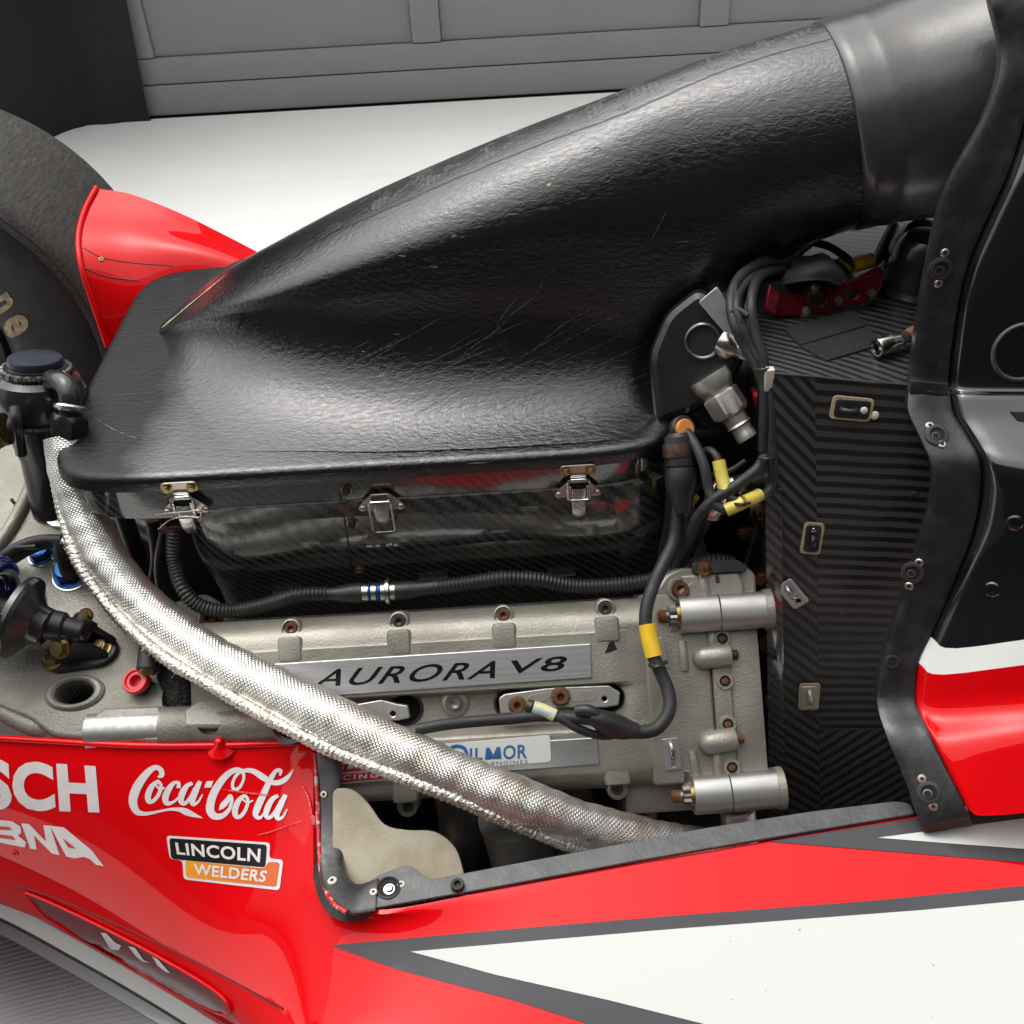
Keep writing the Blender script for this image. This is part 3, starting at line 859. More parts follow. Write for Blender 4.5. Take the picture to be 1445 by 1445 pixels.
blk = box('bracket_actuator', (-.022, -.012, -.010), (.022, .014, .020), BLACKPC, car, .006, mw=frame(W(1140, 392, pl=(pc + V((0, .02, .012)), brk_pl[1])), (0, -.4, 1)))
coneP = W(1290, 405, pl=dk)
lathe('rubber_gaiter', coneP, up, [(.044, -.002), (.044, .004), (.038, .008), (.034, .02), (.031, .034), (.028, .05), (.022, .058), (.010, .06)], [BLACKPC], car, 32, 'black rubber gaiter on the tub deck')

# coax lead lying loose on the deck
cx = empty('coaxial_lead', W(1245, 492, pl=dk), 'loose black lead with a round metal plug lying on the carbon deck', 'cable')
p0, p1 = W(1238, 490, pl=(dk[0] + up * .012, up)), W(1262, 482, pl=(dk[0] + up * .014, up))
ax = (p0 - p1).normalized()
lathe('metal_plug', p1, ax, [(.006, -.006), (.0075, -.004), (.0075, .004), (.0095, .005), (.0095, .019), (.009, .0205), (.0072, .0205), (.0070, .008), (.0035, .0078), (.0035, .016), (.001, .016)], [STEEL], cx, 24)
tube('lead', [p1 + ax * -.002, W(1275, 477, pl=(dk[0] + up * .014, up)), W(1295, 465, pl=(dk[0] + up * .016, up)), W(1330, 452, pl=(dk[0] + up * .015, up)), W(1370, 446, pl=(dk[0] + up * .012, up))], .0058, RUBBER, cx, 12, .004)
tube('heatshrink', [W(1279, 475, pl=(dk[0] + up * .0145, up)), W(1290, 468, pl=(dk[0] + up * .016, up))], .0064, M('brown_heatshrink', (.22, .08, .045), .5), cx, 12, .003)

# --- black flange strip along the front of the opening
strip = [  # inner px, outer px, y
    ((1393, -60), (1447, -60), .03), ((1398, 0), (1450, 0), .0), ((1412, 60), (1462, 60), -.015), ((1409, 110), (1460, 110), -.03), ((1388, 170), (1440, 190), -.045), ((1352, 235), (1420, 250), -.06),
    ((1328, 290), (1392, 310), -.07), ((1312, 360), (1365, 375), -.082), ((1299, 430), (1350, 440), -.095), ((1285, 530), (1338, 535), -.112),
    ((1283, 552), (1340, 556), -.125), ((1282, 580), (1346, 585), -.140), ((1300, 620), (1366, 618), -.163), ((1316, 660), (1382, 652), -.184), ((1314, 710), (1382, 705), -.196),
    ((1298, 770), (1368, 765), -.206), ((1280, 830), (1340, 835), -.22), ((1260, 890), (1312, 900), -.238), ((1245, 936), (1295, 937), -.254), ((1238, 990), (1292, 990), -.275),
    ((1252, 1040), (1310, 1035), -.31), ((1275, 1095), (1334, 1085), -.34), ((1296, 1152), (1362, 1140), -.37), ((1304, 1175), (1372, 1165), -.378)]
g = []
for (a, b), (c, d), y in strip:
    P, Q = W(a, b, y=y), W(c, d, y=y - .004)
    g.append([P + V((.002, .012, -.004)), P, P.lerp(Q, .33) + V((0, -.0015, .001)), P.lerp(Q, .7), Q, Q + V((.001, .010, 0))])
flange = patch('cover_flange', g, BLACKM, car, 3, 4, .003, 'worn black flange strip following the edge of the engine opening')
fgb = [bvh_of(flange)]
def dzus(px, py, r, parent=flange, bv=fgb, riv=None, mat=BLACKM):
    h = hit(px, py, bv)
    if not h: return
    bolt('fastener_receptacle', h[0], h[1], r, 'collar', [mat, HOLE_SHADE], parent)
    lathe('receptacle_spring', h[0] + h[1] * .0006 + V((-.0012, .0, -.0012)), h[1], [(r * .5, 0), (r * .5, .0006), (r * .36, .0008), (r * .34, 0)], [GREYST], parent, 18)
    for a, b in riv or []:
        q = hit(a, b, bv)
        if q: bolt('rivet', q[0], q[1], .0042, 'rivet', PINK if mat is BLACKM else STEEL, parent)
dzus(1327, 380, .0085, riv=[(1333, 357), (1324, 400)])
dzus(1322, 614, .0085, riv=[(1312, 601), (1329, 627)])
dzus(1288, 808, .0085, riv=[(1297, 794), (1283, 827)])
dzus(1311, 1119, .0085, riv=[(1301, 1099), (1317, 1138)])
for px, py in [(1308, 548), (1259, 934)]:
    h = hit(px, py, fgb); bolt('screw', h[0], h[1], .0055, 'collar', [BLACKM, HOLE_SHADE], flange)
# step plate joint
px_slab('joint_strip', [(1284, 536), (1337, 541), (1337, 558), (1283, 554)], (W(1310, 545, y=-.125), V((0, -.9, .4)).normalized()), .0025, BLACKM, flange, .001)

LIPM = M('rough_cut_edge', (.05, .05, .05), .4, c2=(.09, .09, .088), ns=200)
# --- cowling ahead of the strip
g = []
for i, ((a, b), (c, d), y) in enumerate(strip):
    Q = W(c, d, y=y - .004)
    wob = [0, 0, 0, 0, .0, .004, .008, .006, .0, .002, .003, .009, .018, .025, .028, .027, .024, .022, .020, .016, .010, .004, 0, 0][i]
    hz = .85 if i >= 15 else 0.0
    g.append([Q + V((.001, .014, -.002)), Q + V((.003, -.004, .001)), Q + V((.018, -.012 - wob * .3, .004)), Q + V((.10, -.022 - wob, .006 + (.022 + wob) * hz)), Q + V((.22, -.03 - wob, .006 + (.03 + wob) * hz)), Q + V((.36, -.03, .006 + .03 * hz))])
cow = patch('cowling', g[:18], BLACKG, car, 4, 5, .004, 'glossy black cockpit cowling')
cowr = patch('cowling', g[18:-1], RED, car, 4, 5, .004, 'red lower part of the cockpit cowling')
cowm = patch('cowling_band', [g[17], [p.lerp(q, .5) for p, q in zip(g[17], g[18])], g[18]], WHITE, car, 4, 4, .004, 'white band on the cowling between black and red')
cb = [bvh_of(cow)]
for px, py, r in [(1443, 497, .0245)]:
    P = W(px, py, y=-.135)
    h = hit(px, py, cb)
    if h:
        cut(cow, [prism(circ(0, 0, r, 32), frame(h[0], h[1]), -.04, .04)])
        tube('hole_rim', [frame(h[0], h[1]) @ V((r * 1.03 * math.cos(k * math.pi / 24), r * 1.03 * math.sin(k * math.pi / 24), .0006)) for k in range(49)], .0022, LIPM, cow, 8, raw=True)
        lathe('mirror_mount_hole', h[0] + h[1] * .001, h[1], [(r * 1.08, -.002), (r * 1.06, .0015), (r, .0018), (r * .97, -.004), (r * .95, -.07), (.002, -.074)], [BLACKG], cow, 40)
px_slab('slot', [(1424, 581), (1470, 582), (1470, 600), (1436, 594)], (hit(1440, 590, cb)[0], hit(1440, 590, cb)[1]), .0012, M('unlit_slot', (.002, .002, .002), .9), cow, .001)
for px, py in [(1432, 738), (1400, 832)]:
    h = hit(px, py, cb)
    if h: bolt('quarter_turn_fastener', h[0], h[1], .008, 'rivet', [BLACKG, BLACKG], cow, -.0016)

# --- gearbox bellhousing, cast
BN = V((0, -.3, .954)).normalized()
BP = (W(200, 870, y=-.11), BN)
bh = px_slab('bellhousing', [(-160, 560), (20, 600), (112, 640), (140, 712), (178, 790), (236, 872), (300, 852), (345, 882), (335, 960), (430, 1000), (440, 1062), (240, 1062), (130, 1056), (90, 1052), (62, 1030), (0, 1006), (-160, 985)],
             BP, .03, CASTD, car, .01, bev=.004, lift=-.03, label='grey cast bellhousing')
def bpx(px, py, l=0.0): return W(px, py, pl=(BP[0] + BN * l, BN))
def bfr(px, py): return frame(bpx(px, py), BN)
hole = bfr(106, 978)
cut(bh, [prism(circ(0, 0, .0196, 28, .0126), hole, -.1, .05), prism([tuple((bfr(255, 970).inverted() @ bpx(*q))[:2]) for q in [(228, 985), (236, 948), (262, 938), (300, 965), (262, 1003), (230, 1003)]], bfr(255, 970), -.1, .05)])
me = lathe_mesh('hole_collar', [(.030, -.002), (.029, .002), (.026, .0045), (.022, .005), (.0195, .003), (.0185, .0), (.0185, -.008, 'c', 1), (.0184, -.06, 'c', 1), (.002, -.062, 'c', 1)], [CASTD, DARK], 40, caps=False)  # lower bore given a dark colour so the hole reads as shaded
link(bpy.data.objects.new('hole_collar', me), bh, hole @ Matrix.Diagonal((1.06, .68, 1, 1)))
box('bellhousing_sump', (-.72, -.16, .12), (-.24, .2, .22), DARK, bh, .02)
# raised rib running off at the upper left
tube('rib', [bpx(-30, 800, .001), bpx(10, 752, .003), bpx(38, 700, .003), bpx(62, 640, .002)], .008, CASTD, bh, 12)
tube('rib', [bpx(-30, 985, -.012), bpx(20, 1012, -.012), bpx(50, 1026, -.014), bpx(66, 1032, -.02)], .010, CASTD, bh, 12)
# boss pad with the machined tube along the lower edge
yb = -.222
A0, A1 = W(128, 1032, y=yb), W(232, 1028, y=yb - .002)
tube('machined_boss', [A0, A0.lerp(A1, .5), A1], .0195, MACH, bh, 32, .01)
px_slab('boss_pad', [(135, 1012), (150, 1001), (228, 998), (233, 1012), (232, 1020), (134, 1024)], (bpx(180, 1010, -.002), BN), .006, CASTD, bh, .002, bev=.003)
B0, B1 = W(236, 1027, y=yb - .004), W(420, 1020, y=yb - .012)
arm = tube('cast_arm', [B0, B0.lerp(B1, .5), B1], .021, CASTD, bh, 32, .01)
cut(arm, [prism(circ(0, 0, .0115, 24), frame(W(293, 1022, y=yb - .02), V((0, -.75, .66))), -.03, .06)])
lathe('shaft_end', W(293, 1026, y=yb + .006), V((.2, -.75, .6)), [(.008, -.01), (.008, .008), (.006, .010), (.002, .010)], [RUST], bh, 16)
gus = px_slab('gusset', [(262, 1006), (336, 952), (420, 990), (432, 1020), (420, 1030), (262, 1030)], (bpx(340, 990, .006), BN), .008, CASTD, bh, .003, bev=.003)
lathe('arm_collar', A1.lerp(B0, .5), (1, 0, 0), [(.0225, -.002), (.0225, .002), (.019, .003), (.019, -.003)], [CASTD], bh, 32)
for px, py in [(411, 1024)]:
    lathe('bush', W(px, py, y=-.25), V((0, -.7, .7)), [(.019, -.01), (.019, .002), (.017, .004), (.0125, .003), (.012, -.006), (.002, -.006)], [BLACKPC], bh, 32)
0 and bolt('stud_bolt', W(78, 1040, y=-.235), V((-.5, -.7, .5)), .008, 'stud', [DARK, DARK], bh)
bolt('bolt', bpx(297, 876, .004), BN, .0095, 'socket', [RUST, RUST], bh)
lathe('bolt_boss', bpx(297, 876, -.002), BN, [(.0145, 0), (.0145, .004), (.0125, .006), (.0105, .006), (.0105, .002), (.001, .002)], [CASTD], bh, 28)
lathe('post', bpx(22, 712, .0), BN, [(.002, 0), (.002, .012), (.001, .013)], [CASTD], bh, 8)

# black pipes in the gap behind the sleeve
for pts, r in (([(170, 715, .06), (185, 760, .04), (205, 830, .02), (225, 900, -.01)], .011), ([(215, 735, .03), (222, 790, .01), (215, 850, -.02), (232, 905, -.05)], .008), ([(235, 750, .02), (228, 800, .0), (235, 860, -.03)], .009), ([(150, 740, .1), (200, 745, .08), (240, 765, .05)], .014)):
    tube('black_pipe', [W(a, b, y=y) for a, b, y in pts], r, BLACKP, car, 12)
# blue fittings
def fitting(px, py, r, top, label):
    o = lathe('blue_port_plug', bpx(px, py), BN, [(r * 1.35, 0), (r * 1.35, .0018), (r * 1.2, .0022), (r * 1.12, .003, 'h'), (r * 1.12, .012, 'h'), (r * .98, .0135), (r * .62, .0135), (r * .58, .0118), (.001, .0118)] if top else
              [(r * 1.4, 0), (r * 1.4, .002), (r * 1.25, .0024), (r * 1.15, .004, 'h'), (r * 1.15, .015, 'h'), (r * .9, .017), (.001, .017)], [BLUEANO], car, 36, label)
    lathe('washer', bpx(px, py), BN, [(r * 1.5, -.001), (r * 1.5, .0014), (r * 1.36, .0018), (r * 1.0, .0018)], [STEEL], o, 32)
    return o
fitting(60, 783, .0105, True, 'small blue hexagon plug')
fitting(102, 810, .0145, False, 'large blue hexagon fitting under a black elbow')
el = tube('elbow_fitting', [bpx(100, 806, .012), bpx(97, 795, .026), bpx(92, 778, .040), bpx(90, 764, .048)], .0115, BLACKA, car, 20, .003, 'black elbow hose end')
lathe('elbow_ring', bpx(93, 781, .036), BN, [(.0135, -.003), (.0135, .002), (.011, .004)], [BLACKA], el, 28)
lathe('ferrule', bpx(100, 765, .046), (bpx(120, 782, .046) - bpx(100, 765, .046)), [(.0105, -.004), (.0125, -.002), (.0125, .014), (.0115, .024), (.002, .024)], [STEEL], el, 24)
tube('black_pipe', [bpx(116, 778, .03), bpx(135, 800, .022), bpx(160, 830, .01), bpx(185, 870, .0)], .0125, BLACKP, car, 14)
for k, d in enumerate((0, 13)):
    tube('black_hose', [W(-60, 850 + d * 1.3, y=-.055), W(0, 790 + d * 1.1, y=-.05), W(30, 770 + d * .9, y=-.045), W(60, 762 + d * .5, y=-.04), W(88, 762 + d * .3, y=-.04)], .0062, RUBBER, car, 14, label='thin black hose at the left edge')
box('hose_tie', (-.011, -.0015, -.008), (.011, .0015, .008), BLACKP, car, .001, mw=frame(W(40, 773, y=-.055), (0, -.6, .8)))

# rocker, damper and blue spring
rk = px_slab('rocker_bracket', [(62, 938), (66, 922), (84, 906), (150, 893), (168, 908), (168, 924), (150, 941), (76, 952)], BP, .007, BLACKA, car, .008, bev=.002, lift=.001, label='black three-bolt rocker bracket')
c0, c1 = bpx(88, 905, .034), bpx(128, 897, .020)
def cheek(a, b, c, t): # upright triangular cheek between bracket and pivot
    n = (b - a).cross(c - a).normalized()
    fr = frame(a, n, (b - a)); inv = fr.inverted()
    P = [tuple((inv @ q)[:2]) for q in (a, b, c)]
    return slab('cheek', [round_poly(P, .012, 6)], fr, t, BLACKA, rk, .0012)
cheek(bpx(68, 935, .006), bpx(160, 922, .006), bpx(84, 888, .050), .006)
cheek(bpx(110, 900, .006), bpx(172, 905, .006), bpx(112, 868, .046), .006)
def seg(name, a, b, r0, r1, mat, parent, n=24):
    L = (b - a).length
    return lathe(name, a, b - a, [(r0 * .9, 0), (r0, .002), (r1, L - .002), (r1 * .9, L)], [mat], parent, n)
seg('clevis', bpx(42, 876, .050), bpx(92, 885, .042), .0165, .0150, BLACKA, rk)
seg('clevis_tongue', bpx(78, 882, .044), bpx(118, 893, .036), .012, .012, BLACKA, rk)
seg('pivot_drum', bpx(100, 905, .028), bpx(124, 872, .034), .013, .013, BLACKA, rk)
seg('pivot_ring', bpx(103, 897, .034), bpx(106, 892, .035), .0145, .0145, STEEL, rk)
for px, py, l, r in [(75, 932, .008, .0078), (143, 914, .008, .0078), (85, 914, .036, .0085), (121, 869, .030, .006)]:
    bolt('gold_bolt', bpx(px, py, l), V((-.2, -.75, .6)) if l > .02 else BN, r, 'nut' if l < .02 else 'hex', [ZINC, ZINC], rk)
dm = empty_part = None
pa, pb = bpx(50, 880, .050), bpx(-60, 838, .075)
axd = (pa - pb).normalized()
perch = lathe('spring_perch', pa - axd * .016, axd, [(.043, -.006), (.0445, 0), (.043, .004), (.040, .006), (.024, .016), (.021, .020), (.020, .028), (.017, .030), (.010, .030)], [BLACKPC], car, 48, 'black round spring perch')
hx = frame(pa - axd * .016, axd)
sp = []
for k in range(0, 200):
    a = k * .11
    sp.append(hx @ V((.0415 * math.cos(a + 1.2), .0415 * math.sin(a + 1.2), -.016 - .030 * a / (2 * math.pi) * (1 if a > .6 else .6))))
v, f, uv = tube_data(sp, .0108, 16)
mk('coil_spring', v, f, BLUESPR, car, label='dark blue coil spring cut by the left edge')
seg('damper_rod', pa - axd * .2, pa, .015, .015, BLACKA, perch)

# red cap fitting
rc = tube('drain_hose', [bpx(222, 868, .03), bpx(214, 895, .03), bpx(210, 928, .028), bpx(208, 945, .026)], .011, RUBBER, car, 16, .004, 'short black drain hose above the red cap')
seg('brass_ferrule', bpx(210, 932, .027), bpx(207, 952, .02), .0085, .0085, ZINC, rc)
capd = lathe('red_cap_fitting', bpx(199, 965, .004), V((-.12, -.42, .9)), [(.010, -.008, 'h', 1), (.0125, .0, 'h', 1), (.0125, .006, 'c', 1), (.0135, .007, 'c', 0), (.0138, .0125, 'c', 0), (.0125, .0145, 'c', 0), (.0105, .0145, 'c', 0), (.0095, .0125, 'c', 0), (.0065, .0125, 'c', 0), (.006, .004, 'c', 0), (.001, .004, 'c', 0)], [REDPL, BLACKA], car, 36, 'black fitting with an open red cap')
tube('braided_hose', [bpx(240, 905, .0), bpx(248, 940, -.005), bpx(258, 985, -.02), bpx(265, 1010, -.04)], .021, M('dark_braid', (.06, .058, .055), .5, .6, c2=(.012, .012, .012), ns=300, bump=.003, bs=300), car, 20, label='dark braided hose under the foil sleeve')

# --- catch tank at the left edge
tb0, tb1 = W(79, 716, y=.035), W(49, 505, y=.075)
ta = (tb1 - tb0).normalized(); L = (tb1 - tb0).length
tank = lathe('catch_tank', tb0, ta, [(.026, -.006), (.027, .01), (.030, L * .35), (.040, L * .56), (.046, L * .66), (.0475, L * .72), (.0475, L * .80), (.043, L * .87), (.034, L * .91), (.0315, L * .925), (.0315, L * .955), (.027, L * .96)], [BLACKPC], car, 48, 'black welded catch tank')
lathe('cap', tb0 + ta * (L * .955), ta, [(.027, -.004), (.0282, .001), (.0282, .006), (.0272, .0085), (.010, .0095), (.0015, .0095)], [M('grey_cap', (.05, .056, .085), .35, .5, c2=(.03, .034, .055), ns=40)], tank, 48)
fr = frame(tb0 + ta * L * .925, ta)
for rr, hh, wd in ((.0335, 0, .0042), (.0482, -.052, .0032)):
    bead = []
    for k in range(121):
        a = k * 2 * math.pi / 120; bead.append(fr @ V((rr * math.cos(a), rr * math.sin(a), hh)))
    v, f, uv = tube_data(bead, lambda s, a, wd=wd: wd * (1 + .16 * math.sin(s * 1500)), 8)
    mk('weld_bead', v, f, BLACKPC, tank)
sp0, sp1 = W(88, 520, y=.035), W(99, 572, y=.01)
tube('spout', [W(74, 536, y=.045), W(88, 540, y=.030), W(97, 553, y=.018), sp1, W(98, 590, y=.005)], .0112, BLACKPC, tank, 20, .004)
seg('spout_collar', W(99, 571, y=.01), W(98, 580, y=.006), .0165, .0165, STEEL, tank)
lathe('hose_nut', W(97, 606, y=0), (W(99, 580, y=.008) - W(96, 612, y=-.002)), [(.014, -.008), (.0195, -.006, 'h'), (.0195, .012, 'h'), (.0165, .016), (.015, .017)], [BLACKA], tank, 36)
px_slab('tank_foot', [(50, 690), (130, 720), (150, 742), (140, 748), (75, 745), (52, 728)], BP, .004, STEEL, tank, .004, lift=.001)
bolt('foot_bolt', bpx(59, 716, .005), BN, .006, 'hex', [ZINC, ZINC], tank)
tube('side_pipe', [W(-30, 632, y=-.0), W(4, 612, y=-.0), W(14, 600, y=.01), W(25, 590, y=.03)], .012, BLACKP, tank, 14)
lathe('side_union', W(4, 606, y=-.006), (W(-20, 612, y=-.006) - W(10, 604, y=-.006)), [(.017, -.004), (.0175, .0), (.016, .002), (.0175, .004), (.016, .006), (.0175, .008), (.016, .010), (.016, .016)], [ZINC], tank, 28)
tube('side_strap', [W(22, 575, y=.0), W(24, 600, y=-.012), W(30, 640, y=-.008)], .0062, BLACKPC, tank, 8)

# --- foil heat sleeve on the oil hose
HP = [(93, 618, .0), (100, 660, -.02), (116, 715, -.045), (150, 790, -.085), (212, 862, -.13), (295, 925, -.185), (385, 972, -.23), (470, 1014, -.268), (560, 1058, -.30), (650, 1098, -.322), (740, 1134, -.338), (830, 1166, -.344), (930, 1190, -.338), (1020, 1205, -.32)]
lump = [random.random() for _ in range(200)]
def hr(s, a):
    return .0222 * (1 + .022 * math.sin(s * 60) + .016 * math.sin(s * 143 + 2 * a) + .014 * math.sin(s * 310 + a) + .02 * math.sin(3 * a + s * 25))
c = resample(crom([W(a, b, y=y) for a, b, y in HP], 24), .0035)
v, f, uv = tube_data(c, hr, 40, a0=math.pi)
slv = mk('heat_sleeved_hose', v, f, SLEEVE, car, uv=uv, label='hose in a silver woven foil heat sleeve with rust stains', ang=60)
SP = [(74, 640, -.01), (80, 680, -.03), (90, 730, -.055), (113, 798, -.095), (165, 868, -.14), (228, 925, -.19), (295, 966, -.225), (375, 1012, -.262), (430, 1040, -.285), (475, 1062, -.300), (560, 1094, -.325), (640, 1126, -.343), (720, 1160, -.355), (800, 1192, -.362), (860, 1204, -.36)]
c = resample(crom([W(a, b, y=y) for a, b, y in SP], 24), .0016)
rj = [random.uniform(.95, 1.05) for _ in range(4000)]
v, f, uv = tube_data(c, lambda s, a: .0064 * (1 + .10 * math.sin(s * 1100 + 2 * a) + .06 * math.sin(s * 70)) * rj[int(s / .0016) % 4000], 12)
mk('edge_piping', v, f, BRAID, slv, uv=uv, ang=80)
# web of cloth between sleeve and piping
c2 = [crom([W(a, b, y=y) for a, b, y in HP], 8), crom([W(a, b, y=y) for a, b, y in SP], 8)]
N = 90
g = []
for i in range(N + 1):
    a = c2[1][int(i / N * (len(c2[1]) - 9))]
    b = min(c2[0], key=lambda p: (p - a).length)
    g.append([a, a.lerp(b, .45) + V((0, -.004, .003)), b])
patch('sleeve_web', g, SLEEVE, slv, 3, 1, .002)
for k in range(46):
    t = random.choice([.28, .30, .33, .36, .55, .8]) + random.uniform(-.03, .03)
    p = c[int(t * (len(c) - 1))]
    d = V((random.uniform(-1, 1), random.uniform(-.6, .1), random.uniform(-1, .2))).normalized()
    L = random.uniform(.005, .016) if .25 < t < .4 else .005
    tube('frayed_strand', [p, p + d * L * .6, p + d * L + V((random.uniform(-.003, .003), 0, -.002))], .00035, BRAID, slv, 4, .003)

# --- lower plenum box, upper plenum and lid with its duct
def rrect(ang, a, b, n):
    c_, s_ = math.cos(ang), math.sin(ang)
    r = (abs(c_ / a) ** n + abs(s_ / b) ** n) ** (-1 / n)
    return r * c_, r * s_
K = 128
ANG = [2 * math.pi * k / K for k in range(K)]
def ringbox(x0, x1, y0, y1, z, n=9, inset=0.0):
    cx, cy, a, b = (x0 + x1) / 2, (y0 + y1) / 2, (x1 - x0) / 2 - inset, (y1 - y0) / 2 - inset
    out = []
    # resample evenly along the outline
    P = [V((cx + q[0], cy + q[1], z)) for q in (rrect(t * math.pi / 360, a, b, n) for t in range(720))]
    out = []
    for an in ANG:
        # even in angle of a stretched frame keeps corners well fed
        k = math.atan2(math.sin(an) * b, math.cos(an) * a) % (2 * math.pi)
        q = rrect(k, a, b, n); out.append(V((cx + q[0], cy + q[1], z)))
    return out
def loft(name, rows, mat, parent, label=None, cap0=True, cap1=True, uvf=None, ang=35, fm=None):
    n = len(rows[0]); R = len(rows)
    v = [p for r in rows for p in r] ; f = []
    for i in range(R - 1):
        for k in range(n): f.append((i * n + k, i * n + (k + 1) % n, (i + 1) * n + (k + 1) % n, (i + 1) * n + k))
    if cap0: f.append(tuple(reversed(range(n))))
    if cap1: f.append(tuple((R - 1) * n + k for k in range(n)))
    me = bpy.data.meshes.new(name); me.from_pydata([tuple(p) for p in v], [], f)
    l = me.uv_layers.new(name='UVMap')
    for p in me.polygons:
        ks = [(me.loops[i].vertex_index % n) for i in p.loop_indices]
        wrap = max(ks) == n - 1 and min(ks) == 0
        for i in p.loop_indices:
            vi = me.loops[i].vertex_index; k = vi % n; r = vi // n
            kk = n if (wrap and k == 0) else k
            l.data[i].uv = uvf(r, kk) if uvf else (sum((rows[0][(j + 1) % n] - rows[0][j]).length for j in range(kk)), v[vi].z)
    finish(me, mat, True, ang)
    o = link(bpy.data.objects.new(name, me), parent)
    if label: o['label'] = label
    return o
ZL = .667
LX0, LX1, LY0, LY1 = -.470, .176, -.086, .378
lowb = [(.618, .0115), (.600, .0094), (.58, .0072), (.567, .0058), (.557, .0052), (.545, .0060), (.53, .0090), (.51, .015), (.48, .021), (.42, .028)]
PX0, PX1 = -.352, .170
rows = [ringbox(PX0 + d * .4, PX1 - d * .2, LY0 - .008 + d, LY1 - .01 - d, z, 12) for z, d in lowb]
plen = loft('lower_plenum', rows, CARBON, car, 'glossy carbon lower plenum box under the airbox')
rows = [ringbox(LX0 + .012, LX1 - .006, LY0 - .004 + i, LY1 - .01, z, 9) for z, i in ((.612, .0075), (.618, .0080), (.64, .0100), (.655, .0112))]
upl = loft('upper_plenum', rows, CARBON, car, 'glossy carbon spacer under the airbox lid')
rows = [ringbox(PX0 - .004, PX1 + .004, LY0 + .0012, LY1 - .006, z, 11, i) for z, i in ((.6010, .003), (.6020, 0), (.6205, 0), (.6215, .003))]
loft('plenum_ribbon', rows, CARBONB, car, 'woven carbon ribbon round the plenum')
plb = [bvh_of(plen), bvh_of(upl)]
seam('plenum_seam', [(479, 690), (488, 745), (496, 800), (502, 868)], plb, .0009, DARK, plen)
for px, py in [(489, 691), (497, 738), (507, 805), (541, 772)]:
    h = hit(px, py, plb)
    bolt('stud', h[0], h[1], .0046 if px != 541 else .003, 'hex' if px != 541 else 'dome', [DARK, ZINC], plen, .001)
decal('corner_patch', [[(888, 752), (925, 732), (936, 722), (938, 748)]], plb, CARBONB, plen, .0014, 8)

# lid and duct: cross sections along the car, flared onto the lid, closing to a ring at the boot
RCEN = W(1190, 178, y=.135); TILT = rad(13)
ex, ez = V((math.cos(TILT), 0, math.sin(TILT))), V((-math.sin(TILT), 0, math.cos(TILT)))
RY, RZ = .108, .097
def tab(x, T):
    if x <= T[0][0]: return T[0][1]
    for i in range(len(T) - 1):
        (a, p), (b_, q) = T[i], T[i + 1]
        if x <= b_:
            t = (x - a) / (b_ - a)
            p0 = T[i - 1][1] if i else p - (q - p); q1 = T[i + 2][1] if i + 2 < len(T) else q + (q - p)
            m0 = (q - (p0)) / ((b_ - (T[i - 1][0] if i else a - (b_ - a)))) * (b_ - a)
            m1 = (q1 - p) / (((T[i + 2][0] if i + 2 < len(T) else b_ + (b_ - a)) - a)) * (b_ - a)
            return p * (2 * t**3 - 3 * t * t + 1) + m0 * (t**3 - 2 * t * t + t) + q * (-2 * t**3 + 3 * t * t) + m1 * (t**3 - t * t)
    return T[-1][1]
XE = RCEN.x
T_zc = [(-.415, .668), (-.385, .688), (-.33, .730), (-.253, .777), (-.146, .833), (.006, .895), (.18, .952), (.27, .976), (XE, RCEN.z + RZ)]
T_yc = [(-.415, .215), (-.35, .195), (-.25, .158), (-.12, .137), (.1, .133), (XE, .135)]
T_ww = [(-.415, .012), (-.35, .040), (-.25, .068), (-.12, .086), (.05, .095), (.2, .101), (XE, RY)]
T_wf = [(-.415, .05), (-.385, .135), (-.35, .215), (-.30, .238), (-.2, .2235), (.05, .2185), (.10, .2165), (.135, .203), (.155, .172), (.172, .142), (.19, .118), (.22, .108), (XE, RY)]
T_hf = [(-.415, .003), (-.36, .038), (-.28, .074), (-.12, .115), (.05, .112), (.13, .075), (.18, .04), (.24, .03), (XE, .03)]
T_zb = [(-.415, .663), (-.36, .6672), (.10, .6676), (.155, .6668), (.178, .672), (.198, .694), (.222, .720), (.25, .746), (.29, .774), (XE, RCEN.z - RZ)]
T_f = [(-.415, 0), (.10, 0), (.15, .10), (.20, .55), (.25, 1), (XE, 1)]
NB, NF, NW, NT_ = 5, 18, 12, 24
NS = 92
secs = []
